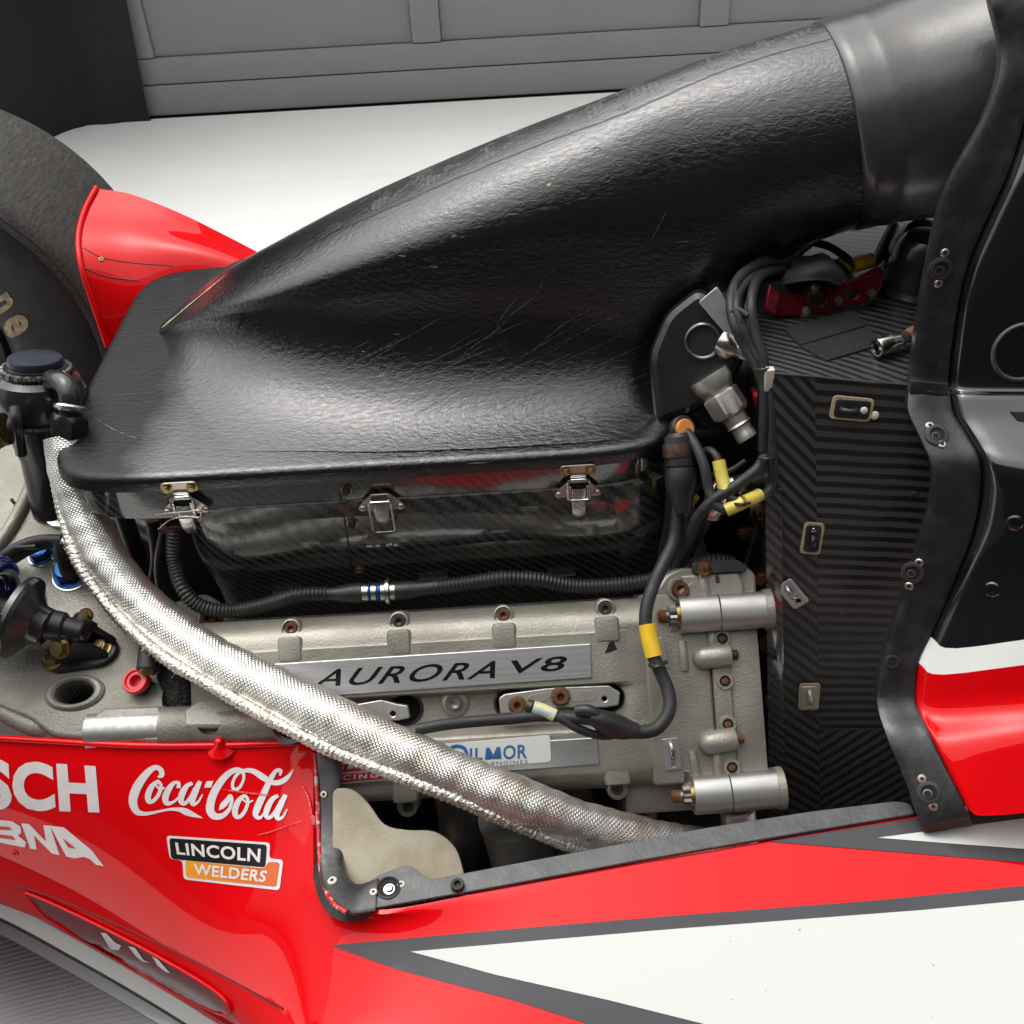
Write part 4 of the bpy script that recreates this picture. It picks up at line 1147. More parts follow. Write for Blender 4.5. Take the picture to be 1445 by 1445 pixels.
for i in range(NS + 1):
    s_ = i / NS
    x = -.415 + (XE + .415) * (s_ * .75 + .25 * s_ * s_ if s_ < 1 else 1)
    zc, yc, ww, wf, hf, zb, f = (tab(x, T) for T in (T_zc, T_yc, T_ww, T_wf, T_hf, T_zb, T_f))
    f = min(1, max(0, f)); wf = max(wf, ww + .004)
    zs = zb + hf + (zc - zb - hf) * .40
    half = []
    for k in range(NB): half.append((wf * k / NB, zb))
    for k in range(NF):
        th = math.pi / 2 * k / NF
        half.append((ww * 1.06 + (wf - ww * 1.06) * (1 - math.sin(th)) ** 1.15, zb + hf * ((1 - math.cos(th)) ** 1.08 * .97 + .03 * th * 2 / math.pi)))
    for k in range(NW):
        t = k / NW; half.append((ww * (1.06 - .06 * t), zb + hf + (zs - zb - hf) * t))
    for k in range(NT_ + 1):
        th = math.pi / 2 * k / NT_
        half.append((ww * math.cos(th) ** .92, zs + (zc - zs) * math.sin(th)))
    n = len(half) - 1
    zm, rz = (zc + zb) / 2, (zc - zb) / 2
    el = [(ww * math.sin(math.pi * k / n), zm - rz * math.cos(math.pi * k / n)) for k in range(n + 1)]
    half = [(a_ * (1 - f) + c_ * f, b_ * (1 - f) + d_ * f) for (a_, b_), (c_, d_) in zip(half, el)]
    tl = math.tan(TILT) * max(0, min(1, (x - .10) / (XE - .10)))
    ring = [V((x - (z - zm) * tl, yc - w_, z)) for w_, z in half] + [V((x - (z - zm) * tl, yc + w_, z)) for w_, z in reversed(half[1:-1])]
    secs.append(ring)
# a few passes of smoothing along and round, ends held
for it in range(6):
    ns = [list(r) for r in secs]
    for i in range(1, NS):
        m = len(secs[i])
        for k in range(m):
            ns[i][k] = secs[i][k] * .6 + (secs[i - 1][k] + secs[i + 1][k] + secs[i][k - 1] + secs[i][(k + 1) % m]) * .1
    secs = ns
lid_rows = [ringbox(LX0, LX1, LY0, LY1, ZL - .018, 9, .0015), ringbox(LX0, LX1, LY0, LY1, ZL - .017, 9), ringbox(LX0, LX1, LY0, LY1, ZL - .007, 9), ringbox(LX0, LX1, LY0, LY1, ZL - .0025, 9, .0015), ringbox(LX0, LX1, LY0, LY1, ZL - .0003, 9, .005), ringbox(LX0, LX1, LY0, LY1, ZL + .0003, 9, .010), ringbox(LX0, LX1, LY0, LY1, ZL + .0016, 9, .045), ringbox(LX0, LX1, LY0, LY1, ZL + .0030, 8, .09), ringbox(LX0, LX1, LY0, LY1, ZL + .004, 7, .14)]
K2 = len(secs[0])
vv = [p for r in lid_rows for p in r]; ff = []; uvv = [(0, 0)] * len(vv)
for i in range(len(lid_rows) - 1):
    for k in range(K): ff.append((i * K + k, i * K + (k + 1) % K, (i + 1) * K + (k + 1) % K, (i + 1) * K + k))
ff.append(tuple(reversed(range(K)))); ff.append(tuple((len(lid_rows) - 1) * K + k for k in range(K)))
o0 = len(vv)
vv += [p for r in secs for p in r]; uvv += [(k / K2, (i + 1) / (NS + 1)) for i in range(NS + 1) for k in range(K2)]
for i in range(NS):
    for k in range(K2): ff.append((o0 + i * K2 + k, o0 + (i + 1) * K2 + k, o0 + (i + 1) * K2 + (k + 1) % K2, o0 + i * K2 + (k + 1) % K2))
airbox = mk('airbox', vv, ff, LACQ, car, uv=uvv, label='black lacquered airbox with a duct rising to the roll hoop', ang=50)

# wear traced on the lacquer: scratches, bare fibre edge at the toe, a patch of tape
SCR = M('pale_scratch', (.20, .20, .19), .5, c2=(.012, .012, .012), ns=240, lo=.45, hi=.58)
FIB = M('bare_fibre', (.42, .33, .19), .7, c2=(.12, .1, .07), ns=200)
axb = [bvh_of(airbox)]
def c2_(pts, ox=480, oy=0, k=2.89): return [(ox + a / k, oy + b / k, w_) for a, b, w_ in pts]
scr = [c2_([(830, 1145, .4), (790, 1210, .8), (700, 1280, .9), (640, 1345, 1.0), (560, 1400, .8), (500, 1445, .4)]), c2_([(725, 1210, .3), (690, 1250, .8), (655, 1300, .8), (640, 1340, .4)]),
       c2_([(1160, 1235, .3), (1125, 1275, .9), (1090, 1305, .5)]), c2_([(1380, 1255, .4), (1355, 1280, 1.6), (1335, 1300, .6)]), c2_([(1040, 1250, .3), (900, 1330, .7), (780, 1440, .3)]), c2_([(400, 1300, .3), (300, 1360, .7), (180, 1420, .3)]),
       c2_([(1020, 610, .4), (1045, 600, .9), (1068, 610, .5)]), c2_([(1330, 860, .2), (1300, 920, .6), (1275, 965, .3)])]
for k_ in range(42):
    x0 = random.uniform(420, 860); y0 = random.uniform(470, 600); L_ = random.uniform(25, 110); sl = random.uniform(-.62, -.42)
    scr.append([(x0, y0, .15), (x0 + L_ * .5, y0 + L_ * .5 * sl + random.uniform(-2, 2), random.uniform(.3, .6)), (x0 + L_, y0 + L_ * sl, .15)])
for st_ in scr: decal('scratch', strokes([st_], 5), axb, SCR, airbox, .0005, 14)
decal('bare_fibre_edge', strokes([[(229, 463, .6), (238, 455, 2.6), (249, 446, 1.2), (262, 435, 2.0), (279, 421, 1.2), (296, 407, 2.0), (308, 397, 1.0), (320, 388, .3)]], 6), axb, FIB, airbox, .0006, 10)
decal('paint_chip', [[(769, 262), (773, 260), (777, 257), (778, 261), (774, 264)]], axb, FIB, airbox, .0006, 10)
for st_ in ([(134, 590, .5), (160, 606, 1.0), (190, 618, .8), (212, 621, .3)],):
    decal('edge_mark', strokes([st_], 6), axb, SCR, airbox, .0005, 10)

# rubber boot joining the duct to the roll hoop intake
C1 = W(1440, 150, y=.13)
rows = []
prof_b = [(-.012, 1.02), (-.010, 1.045), (0, 1.055), (.012, 1.05), (.022, 1.058), (.026, 1.064), (.030, 1.056), (.06, 1.075), (.10, 1.14), (.14, 1.24), (.17, 1.30), (.21, 1.33), (.25, 1.33)]
for s, k in prof_b:
    t = max(0, s) / .22
    cc = RCEN + ex * s + V((0, 0, -.008 * t))
    rows.append([cc + V((0, 1, 0)) * rrect(a, RZ * k, RY * k, 2.0 + .2 * t)[1] - ez * rrect(a, RZ * k, RY * k, 2.0 + .2 * t)[0] for a in ANG])
boot = loft('intake_boot', rows, BOOT, car, 'worn dark rubber boot joining airbox and roll hoop', ang=60, uvf=lambda r, k: (k / K * .6, prof_b[r][0]))

# --- latches
def latch(px, py, strike, lev_len, loop_low, label):
    h = hit(px, py, plb); base = V((h[0].x, min(h[0].y, LY0 + .0012) - .0004, h[0].z))
    fr = frame(base, (0, -1, 0), V((1, 0, 0)))   # x right, y up, z to the viewer
    e = bpy.data.objects.new('latch', None); e.empty_display_size = .02
    link(e, car, Matrix.Translation(base)); e['label'] = label
    P = lambda x, y, z=0.0: fr @ V((x, y, z))
    def pl(name, out, z, th, mat, r=.002, holes=(), bev=.0004):
        return slab(name, [round_poly(out, r)] + list(holes), fr @ Matrix.Translation((0, 0, z)), th, mat, e, bev)
    if strike:
        pl('strike_plate', [(-.0185, .0165), (.0185, .0165), (.0185, .0285), (-.0185, .0285)], .001, .0016, PINK, .005)
        pl('strike_hook', [(-.0085, .0085), (.0085, .0085), (.0085, .018), (-.0085, .018)], .002, .0035, STEEL, .002)
        for x in (-.0125, .0125): bolt('rivet', P(x, .0225, .0024), (0, -1, 0), .0042, 'nut', [ZINC, ZINC], e)
    # base bracket with two ears
    pl('base_bracket', [(-.024, -.009), (-.020, -.012), (.020, -.012), (.024, -.009), (.021, -.003), (.009, .009), (-.009, .009), (-.021, -.003)], .0008, .0018, PINK, .002)
    for x in (-.0195, .0195): bolt('rivet', P(x, -.0075, .0026), (0, -1, 0), .0042, 'dome', [PINK, PINK], e)
    for x in (-.0088, .0088): pl('bracket_ear', [(x - .0008, -.008), (x + .0008, -.008), (x + .0008, .007), (x - .0008, .007)], .002, .008, STEEL, 0)
    pl('pivot_block', [(-.0075, -.006), (.0075, -.006), (.0075, .005), (-.0075, .005)], .002, .004, DARK, .001)
    # lever: a bowed strip
    g = []
    for k in range(7):
        t = k / 6; y = .004 - lev_len * t; z = .0095 + .0035 * math.sin(t * math.pi * .9) - .002 * t
        wd = .0078 if k < 6 else .0062
        g.append([P(-wd, y, z - .0015), P(-wd * .8, y, z), P(0, y, z + .0006), P(wd * .8, y, z), P(wd, y, z - .0015)])
    patch('lever', g, STEEL if not loop_low else PINK, e, 3, 3, .0012)
    ya, yb_ = (.014, -.009) if not loop_low else (.006, -.034)
    W_ = .0112
    lp = [V((-W_, yb_)), V((-W_, ya)), V((W_, ya)), V((W_, yb_))]
    lp = round_poly([tuple(q) for q in lp], .004, 4)
    pts = [P(q[0], q[1], .0115 - (.004 if q[1] > 0 and not loop_low else .0)) for q in lp]
    v, f, uv = tube_data(pts, .00125, 8, True); mk('wire_loop', v, f, STEEL, e)
    return e
latch(263, 706, True, .036, False, 'left toggle latch with the wire pin')
latch(538, 702, False, .030, True, 'middle toggle latch hanging open with its loop down')
latch(815, 682, True, .042, False, 'right toggle latch with a long bright lever')
lw = empty('lock_wire', W(250, 735, y=LY0 - .012), 'thin bent steel wire hanging from the left toggle latch', 'wire')
tube('wire', [W(219, 726, y=-.095), W(240, 724, y=-.10), W(264, 722, y=-.104), W(280, 720, y=-.106), W(284, 724, y=-.106), W(280, 730, y=-.106), W(262, 729, y=-.106), W(248, 731, y=-.104), W(236, 736, y=-.1), W(223, 747, y=-.098)], .0008, STEEL, lw, 8, .002)
for px, py in [(516, 664), (553, 661)]:
    h = hit(px, py, [bvh_of(airbox)])
    if h: bolt('blind_hole', h[0], h[1], .003, 'collar', [DARK, HOLE_SHADE], airbox)

# --- conduit along the plenum with its metal connector
def corr(name, pts, r, parent, label=None, pitch=.0042):
    c = resample(crom([W(a, b, y=y) for a, b, y in pts], 24), pitch / 5)
    v, f, uv = tube_data(c, lambda s, a: r * (1 + .11 * math.sin(2 * math.pi * s / pitch)), 14)
    return mk(name, v, f, BLACKP, parent, uv=uv, label=label, ang=80)
YC = -.125
corr('corrugated_conduit', [(246, 745, -.075), (246, 790, -.09), (258, 830, -.115), (285, 856, YC), (330, 862, YC), (380, 852, YC), (420, 840, YC), (462, 838, YC)], .0078, car, 'black corrugated conduit left of the metal connector')
corr('corrugated_conduit', [(612, 829, YC), (660, 823, YC), (710, 816, YC), (760, 818, YC), (810, 827, YC), (860, 826, YC), (910, 820, YC), (955, 808, YC), (1000, 792, YC), (1034, 796, YC)], .0078, car, 'black corrugated conduit right of the metal connector')
k0, k1 = W(511, 836, y=YC), W(556, 834, y=YC)
kx = (k1 - k0).normalized()
cn = empty_ = bpy.data.objects.new('inline_connector', None); link(cn, car, Matrix.Translation(k0)); cn['label'] = 'metal inline connector with two blue rings'
L = (k1 - k0).length
for nm, a, b, r, mt in [('shell', 0, .22, .0098, STEEL), ('blue_ring', .22, .28, .0099, BLUEANO), ('shell', .28, .47, .0096, STEEL), ('blue_ring', .47, .58, .0101, BLUEANO), ('shell', .58, .74, .0104, STEEL), ('coupling_nut', .74, .88, .0138, STEEL), ('shell', .88, 1.06, .0098, STEEL)]:
    lathe(nm, k0 + kx * L * a, kx, [(r * .93, 0), (r, .0006), (r, L * (b - a) - .0006), (r * .93, L * (b - a))], [mt], cn, 32)
tube('heatshrink_boot', [W(458, 838, y=YC), W(480, 838, y=YC), W(512, 836, y=YC)], lambda s, a: .0070 + .0036 * min(1, max(0, (s - .008) / .02)), BLACKP, cn, 16, .003)
tube('heatshrink_boot', [W(558, 834, y=YC), W(590, 831, y=YC), W(618, 828, y=YC)], lambda s, a: .0098 - .0022 * min(1, max(0, (s - .012) / .02)), BLACKP, cn, 16, .003)
for px, py in [(405, 831), (612, 812), (792, 808)]:
    h = hit(px, py, plb)
    if h: box('cable_clip', (-.016, -.0012, 0), (.016, .0012, .006), BLACKP, plen, .0006, mw=frame(h[0], h[1], V((1, 0, .05))))

# --- near valve cover of the engine
CN = V((0, -.70711, .70711)); CO = V((0, -.22, .47))
CF = frame(CO, CN); CFi = CF.inverted()
def cl(px, py, h=0.0):
    q = CFi @ W(px, py, pl=(CO + CN * h, CN)); return V((q.x, q.y))
def cw(px, py, h=0.0): return W(px, py, pl=(CO + CN * h, CN))
prof = [(.090, -.07), (.088, -.03), (.083, -.012), (.075, -.002), (.066, .003), (.056, .0055), (.052, .006), (.010, .006), (.006, .005), (.003, .000), (.001, -.008), (-.003, -.011),
        (-.031, -.011), (-.035, -.008), (-.038, .000), (-.041, .004), (-.046, .005), (-.078, .005), (-.086, .003), (-.095, -.004), (-.101, -.014), (-.104, -.028), (-.105, -.075)]
xs_ = [-.335, -.332, -.25, -.15, -.05, .03, .088, .094, .098, .103, .109, .114, .15]
def filled(u, h, x):
    # the valley fades out before the front end
    if x <= .088: return h
    t = min(1, (x - .088) / .026); t = t * t * (3 - 2 * t)
    tgt = .0035 if -.05 < u < .06 else h
    return h * (1 - t) + tgt * t
vv, ff = [], []
P2 = crom([V((a, b, 0)) for a, b in prof], 3)
for x in xs_:
    ins = .003 if x == xs_[0] else 0
    for p in P2: vv.append(V((x, p.x, filled(p.x, p.y, x) - ins)))
n = len(P2)
for i in range(len(xs_) - 1):
    for k in range(n - 1): ff.append((i * n + k, (i + 1) * n + k, (i + 1) * n + k + 1, i * n + k + 1))
    ff.append((i * n + n - 1, (i + 1) * n + n - 1, (i + 1) * n, i * n))
ff.append(tuple(range(n))); ff.append(tuple((len(xs_) - 1) * n + k for k in reversed(range(n))))
bm = bmesh.new(); bv = [bm.verts.new(v) for v in vv]
for f in ff: bm.faces.new([bv[i] for i in f])
vc = mkbm('valve_cover', bm, CAST, car, label='cast alloy valve cover with two name plates', mw=CF, ang=32)
# oval plug wells in the valley
def oval(x, y, rx, ry):
    return [(x + rx * math.copysign(abs(math.cos(t)) ** .8, math.cos(t)), y + ry * math.sin(t)) for t in [2 * math.pi * k / 28 for k in range(28)]]
wells = [cl(572, 1000, -.011), cl(722, 990, -.011), cl(858, 984, -.011), cl(420, 1012, -.011)]
yw = sum(q.y for q in wells) / 4
cut(vc, [prism(oval(q.x, yw, .0165, .0150), CF, -.045, .03) for q in wells])
for q in wells:
    R_o = [(q.x + .0172 * math.cos(t), yw + .0156 * math.sin(t), -.0105) for t in [2 * math.pi * k / 40 for k in range(41)]]
    v, f, uv = tube_data([V(p) for p in R_o], .0015, 8)
    mk('well_seal', v, f, BLACKP, vc, mw=CF)
    box('well_bottom', (q.x - .019, yw - .018, -.046), (q.x + .019, yw + .018, -.043), DARK, vc, 0, mw=CF)
# name plates
def cslab(name, pts, h, th, mat, parent, r=0.0, holes=(), bev=.0008, label=None):
    out = [tuple(cl(a, b, h)) for a, b in pts]
    return slab(name, [round_poly(out, r)] + [[tuple(cl(a, b, h)) for a, b in hh] for hh in holes], CF @ Matrix.Translation((0, 0, h)), th, mat, parent, bev, label)
p1 = cslab('name_plate', [(332, 940), (833, 908), (835, 956), (336, 991)], .0048, .0034, BRUSH, vc, .0008)
p2 = cslab('name_plate', [(350, 1070), (842, 1040), (846, 1078), (352, 1116)], .0042, .0030, BRUSH, vc, .0008)
p3 = cslab('sticker_plate', [(560, 1055), (776, 1037), (778, 1075), (566, 1092)], .0070, .0010, WHITE, p2, .004, bev=.0003)
p1b, p2b, p3b = [bvh_of(p1)], [bvh_of(p2)], [bvh_of(p3)]
# engraved name: italic, very wide letters
ENG = M('engraved_black_fill', (.006, .006, .007), .25, .3)
def wide(s, quad, **k): return text_px(s, quad, **k)
decal('engraved_lettering', wide('AURORA', [(449, 945), (707, 932), (698, 957), (440, 970)], shear=.25, off=.010, space=1.15), p1b, ENG, p1, .0003, 10)
decal('engraved_lettering', wide('V8', [(721, 932), (801, 925), (797, 946), (716, 951)], shear=.12, off=.012, space=1.1), p1b, ENG, p1, .0003, 10)
decal('sticker_lettering', text_px('IL', [(663, 1056), (681, 1055), (681, 1072), (663, 1073)], off=.02, space=1.15), p3b, BLUEVIN, p3, .0003, 10)
decal('sticker_lettering', [[(684, 1072), (686, 1055), (691, 1055), (696, 1065), (701, 1054), (706, 1054), (708, 1071), (703, 1071), (702, 1062), (698, 1071), (694, 1071), (690, 1063), (689, 1072)]], p3b, BLUEVIN, p3, .0003, 10)
decal('sticker_lettering', text_px('OR', [(710, 1052), (744, 1050), (744, 1070), (710, 1072)], off=.02, space=1.05), p3b, BLUEVIN, p3, .0003, 10)
decal('sticker_lettering', text_px('RACING ENGINES', [(640, 1078), (745, 1072), (745, 1077), (640, 1083)], space=1.2), p3b, GREYVIN, p3, .0003, 10)
decal('sticker_emblem', strokes([[(660, 1066, 4), (655, 1056, 5), (645, 1053, 5), (636, 1056, 5), (633, 1064, 5), (637, 1073, 4)]]), p3b, BLUEVIN, p3, .0003, 10)
decal('sticker_ground', [[(400, 1072), (560, 1062), (566, 1094), (402, 1106)]], p2b, WHITE, p2, .0003, 12)
decal('sticker_lettering', text_px('KELLEY', [(452, 1074), (547, 1067), (547, 1085), (452, 1092)], off=.05, shear=.15), p2b, REDVIN, p2, .0006, 10)
decal('sticker_band', [[(455, 1094), (542, 1088), (539, 1099), (455, 1106)]], p2b, REDVIN, p2, .0006, 10)
decal('sticker_lettering', text_px('RACING', [(457, 1096), (534, 1090), (533, 1097), (457, 1103)], space=1.4, off=.02), p2b, LETTER, p2, .0009, 10)
# ears with screws and their raised bosses
def boss(u0, v0, u1, v1, h0, h1, mat=CAST, bev=.003, name='boss', parent=None):
    return box(name, (min(u0, u1), min(v0, v1), h0), (max(u0, u1), max(v0, v1), h1), mat, parent or vc, bev, mw=CF, seg=3)
for px, py in [(411, 887), (563, 877), (710, 868), (854, 859)]:
    q = cl(px, py, -.004)
    lathe('mounting_ear', CF @ V((q.x, q.y, -.035)), CN, [(.0112, 0), (.0108, .031), (.0098, .0335), (.0085, .034), (.0082, .030), (.001, .030)], [CAST], vc, 32)
    bolt('ear_screw', CF @ V((q.x, q.y, -.006)), CN, .0062, 'socket', [RUST if px in (411, 710) else DARK] * 2, vc)
    boss(q.x - .0125, q.y - .034, q.x + .0125, q.y - .008, -.02, .0078, bev=.005)
for px, py in [(575, 1138), (871, 1114)]:
    q = cl(px, py, -.012)
    lathe('mounting_ear', CF @ V((q.x, q.y, -.045)), CN, [(.0110, 0), (.0106, .033), (.0096, .0355), (.0085, .036), (.0082, .031), (.001, .031)], [CAST], vc, 32)
    bolt('ear_screw', CF @ V((q.x, q.y, -.014)), CN, .0058, 'socket', [DARK, DARK], vc)
    boss(q.x - .0135, q.y + .006, q.x + .0135, q.y + .030, -.03, .0045, bev=.005)
# valley screw and finger brackets
q = cl(642, 992, -.010)
lathe('screw_boss', CF @ V((q.x, q.y, -.012)), CN, [(.0145, 0), (.014, .003), (.012, .0045), (.0095, .005), (.0092, .002), (.001, .002)], [CAST], vc, 36)
bolt('valley_screw', CF @ V((q.x, q.y, -.010)), CN, .0070, 'socket', [STEEL, STEEL], vc)
def finger(pts, holes, screws, label):
    o = cslab('finger_bracket', pts, -.006, .010, STEEL if False else MACH, vc, .002, holes=[px_circ(*h) for h in holes], bev=.0012, label=label)
    for px, py, r in screws:
        bolt('bracket_screw', cw(px, py, .004), CN, r, 'socket', [RUST, ZINC], o)
        lathe('washer', cw(px, py, .004), CN, [(r * 1.3, 0), (r * 1.3, .001), (r * .9, .0012)], [ZINC], o, 24)
    return o
f1 = finger([(704, 984), (712, 978), (770, 970), (800, 968), (858, 966), (874, 976), (872, 994), (852, 997), (790, 997), (748, 1004), (706, 1006)], [(852, 985, 3.5)], [(791, 983, .0078), (730, 995, .0072)], 'silver finger bracket right of the middle')
for a in ([(747, 981), (773, 976), (778, 982), (772, 990), (745, 994), (741, 990)], [(806, 975), (838, 974), (842, 980), (839, 989), (808, 991), (804, 984)]):
    cslab('pocket_floor', a, .0041, .0004, CAST, f1, .003, bev=.0002)
finger([(500, 993), (540, 986), (562, 992), (577, 994), (580, 1012), (560, 1016), (512, 1014)], [(556, 1006, 3.5)], [], 'silver finger bracket half under the foil sleeve')
# chipped black mark and lettered tie mounts
vcb = [bvh_of(vc)]
decal('black_paint_mark', [[(860, 904), (866, 902), (868, 911), (871, 916), (861, 920), (853, 922), (857, 914)]], vcb, BLKVIN, vc, .0004, 8)

# --- front timing cover block
fx0, fx1 = .146, .222
fc = box('timing_cover', (fx0 - .02, -.100, -.09), (fx1 - .030, .092, .0062), CAST, car, .006, 'cast alloy timing cover at the front of the engine', mw=CF, seg=3)
box('cover_flange', (fx1 - .0295, -.103, -.09), (fx1 - .012, .094, .0085), CAST, fc, .0015, mw=CF)
box('cover_plate', (fx1 - .0115, -.108, -.09), (fx1 + .020, .090, .004), CAST, fc, .003, mw=CF)
for px, py in [(1019, 901), (1023, 961), (1027, 1022), (1033, 1083)]:
    q = cl(px, py, .009)
    lathe('flange_boss', CF @ V((q.x, q.y, -.01)), CN, [(.0088, 0), (.0088, .0192), (.0082, .0202), (.0056, .0202, 'c', 1), (.0052, .0190, 'c', 1), (.001, .0188, 'c', 1)], [CAST, HOLE_SHADE], fc, 28)
    lathe('recessed_screw', CF @ V((q.x, q.y, .0087)), CN, [(.0034, 0), (.0034, .0012), (.002, .0014)], [RUST], fc, 12)
def capsule(name, a, b, r, mat, parent, fl=1.0):
    L = (b - a).length; ax_ = (b - a).normalized()
    c = [a - ax_ * r * .98, a - ax_ * r * .9, a - ax_ * r * .7, a - ax_ * r * .4, a, a.lerp(b, .5), b - ax_ * .001, b]
    rr = [.2, .44, .71, .92, 1, 1, 1, .94]
    d = [0.0]
    for p, q_ in zip(c, c[1:]): d.append(d[-1] + (q_ - p).length)
    def rf(s, t):
        for i in range(len(d) - 1):
            if s <= d[i + 1] + 1e-9: return r * (rr[i] + (rr[i + 1] - rr[i]) * (s - d[i]) / max(1e-9, d[i + 1] - d[i]))
        return r * rr[-1]
    v, f, uv = tube_data(c, rf, 24)
    return mk(name, v, f, mat, parent, ang=50)
for (ax0, ay0), (bx0, by0), cpx in [((994, 928), (1030, 924), 1036), ((1002, 1048), (1038, 1042), 1044)]:
    capsule('capsule_boss', cw(ax0, ay0, .008), cw(bx0, by0, .008), .0120, CAST, fc)
    seg('cross_pin', cw(bx0 - 2, by0, .006), cw(cpx + 5, by0, .006), .0048, .0048, RUST if by0 > 1000 else DARK, fc, 14)
for pts in ([(960, 893), (1000, 888), (1002, 915), (990, 925), (978, 930), (968, 960), (960, 935)],):
    pass
# ribs on the face
for a, b, r in [((962, 905), (966, 945), .005), ((1005, 893), (1006, 912), .006), ((976, 1060), (984, 1096), .005), ((1012, 1062), (1014, 1094), .006), ((958, 840), (985, 815), .006), ((990, 812), (996, 845), .008)]:
    tube('rib', [cw(*a, .004), cw((a[0] + b[0]) / 2, (a[1] + b[1]) / 2, .0055), cw(*b, .004)], r, CAST, fc, 12)
# upper corner casting with gasket and rusty bolts
cslab('corner_casting', [(898, 858), (930, 812), (948, 804), (1036, 800), (1050, 812), (1052, 850), (900, 866)], -.05, .054, CAST, fc, .004, bev=.003)
cslab('cover_pad', [(955, 812), (1040, 806), (1049, 826), (1048, 846), (975, 850)], .003, .008, CAST, fc, .005, bev=.003)
cslab('gasket', [(968, 796), (1030, 791), (1044, 799), (1044, 808), (972, 812)], -.02, .034, BLACKP, fc, .004, bev=.001)
bolt('bolt', cw(993, 803, .0142), V((0, .15, 1)), .0062, 'hex', [RUST, ZINC], fc)
q = cw(959, 832, .004)
lathe('bolt_boss', q, CN, [(.0135, -.01), (.0132, .004), (.0118, .0055), (.0098, .0055), (.0095, .003), (.001, .003)], [CAST], fc, 28)
bolt('bolt', q + CN * .003, CN, .0082, 'socket', [RUST, RUST], fc)
cslab('slot_pin', [(1009, 812), (1014, 811), (1016, 822), (1010, 823)], .0108, .0012, DARK, fc, .0006, bev=.0003)
# machined lugs that bolt the engine to the tub
def lug(a, m_, b, bolt_px, tail, label):
    A, Mm, B = cw(*a, .010), cw(*m_, .010), cw(*b, .010)
    def prism_lug(name, p, q, w0, h0):
        axv = (q - p).normalized(); fr = frame(p, axv, CN)   # local x = CN
        L = (q - p).length
        out = round_poly([(-.016, -h0), (h0 * .55, -h0, .008), (h0 * .95, -h0 * .35, .008), (h0 * .95, h0 * .5, .008), (h0 * .5, h0, .008), (-.016, h0)], .004, 4)
        return slab(name, [out], fr, L, MACH, lg, .0010)
    lg = empty_ = bpy.data.objects.new('mounting_lug', None); link(lg, car, Matrix.Translation(A)); lg['label'] = label
    prism_lug('lug_half', A, Mm - (Mm - A).normalized() * .0006, .02, .0185)
    prism_lug('lug_half', Mm, B, .02, .0185)
    axv = (B - A).normalized()
    lathe('washer', A + axv * .001, -axv, [(.0135, 0), (.0135, .002), (.010, .0025), (.001, .0025)], [ZINC], lg, 28)
    bolt('lug_bolt', A - axv * .002, -axv, .0082, 'stud', [GREYST, ZINC], lg)
    lathe('bolt_tip', A - axv * .017, -axv, [(.0060, -.008), (.0062, .003), (.005, .0045), (.001, .0045)], [RUST], lg, 14)
    t = [cl(*p, .012) for p in tail]
    slab('lock_tab', [[tuple(q) for q in t]], CF @ Matrix.Translation((0, 0, .006)), .0014, STEEL, lg, .0003)
    lathe('lug_foot', B, axv, [(.0205, -.004), (.021, .0), (.021, .003), (.01, .003)], [CAST], lg, 24)
lug((958, 868), (1014, 864), (1083, 860), None, [(948, 878), (958, 872), (960, 886), (953, 893), (947, 890)], 'upper machined lug bolting the engine to the tub')
lug((978, 1122), (1030, 1118), (1100, 1112), None, [(966, 1088), (974, 1090), (978, 1112), (966, 1108)], 'lower machined lug bolting the engine to the tub')
fcb = [bvh_of(fc), bvh_of(vc)]
def tie_plate(px, py, parent, rot, label):
    h = hit(px, py, fcb); fr = frame(h[0], h[1]) @ Matrix.Rotation(rot, 4, 'Z')
    s = slab('cable_tie_mount', [round_poly([(-.0155, -.008), (.0155, -.008), (.0155, .008), (-.0155, .008)], .0012), circ(-.0105, 0, .0024, 12)], fr, .0016, BRUSH, car, .0003, label)
    tube('bridge', [fr @ V((-.003, 0, .0)), fr @ V((-.002, 0, .0055)), fr @ V((.004, 0, .0065)), fr @ V((.010, 0, .005)), fr @ V((.011, 0, .0))], .0026, STEEL, s, 8, .0015)
tie_plate(928, 922, fc, rad(98), 'small metal tie mount under the yellow sleeve')
tie_plate(948, 1064, fc, rad(94), 'small metal tie mount low on the timing cover')
box('lower_casting', (.10, -.135, -.085), (.215, -.100, -.035), CASTD, fc, .006, mw=CF)
seg('drain_stub', cw(1040, 1140, -.02), cw(1046, 1190, -.03), .018, .018, MACH, fc)

# --- wiring over the valve cover
def cable(name, pts, r, mat=RUBBER, label=None, parent=None):
    return tube(name, [W(a, b, y=y) for a, b, y in pts], r, mat, parent or car, 14, .004, label)
main = cable('sensor_cable', [(959, 690, -.108), (957, 722, -.117), (950, 765, -.135), (928, 812, -.165), (914, 850, -.188), (911, 882, -.205), (918, 915, -.222), (928, 940, -.236), (943, 975, -.255), (944, 1004, -.272), (926, 1028, -.284), (898, 1033, -.287), (872, 1029, -.285)], .0066, label='thick black cable with a yellow sleeve')
tube('yellow_sleeve', [W(913, 881, y=-.2055), W(917, 903, y=-.217), (W(923, 927, y=-.230))], .0086, YELLOW, main, 16, .003)
bt = W(928, 937, y=-.236)
tube('cable_tie', [W(917, 938, y=-.239), W(928, 941, y=-.246), W(940, 934, y=-.238)], .0024, BLACKP, main, 8, .002)
tube('splice_boot', [W(900, 1031, y=-.287), W(880, 1028, y=-.287), W(858, 1021, y=-.287), W(842, 1014, y=-.286), W(834, 1012, y=-.285)], lambda s, a: .0068 + .0052 * max(0, math.sin(min(1, s / .052) * math.pi)), BLACKP, main, 18, .003)
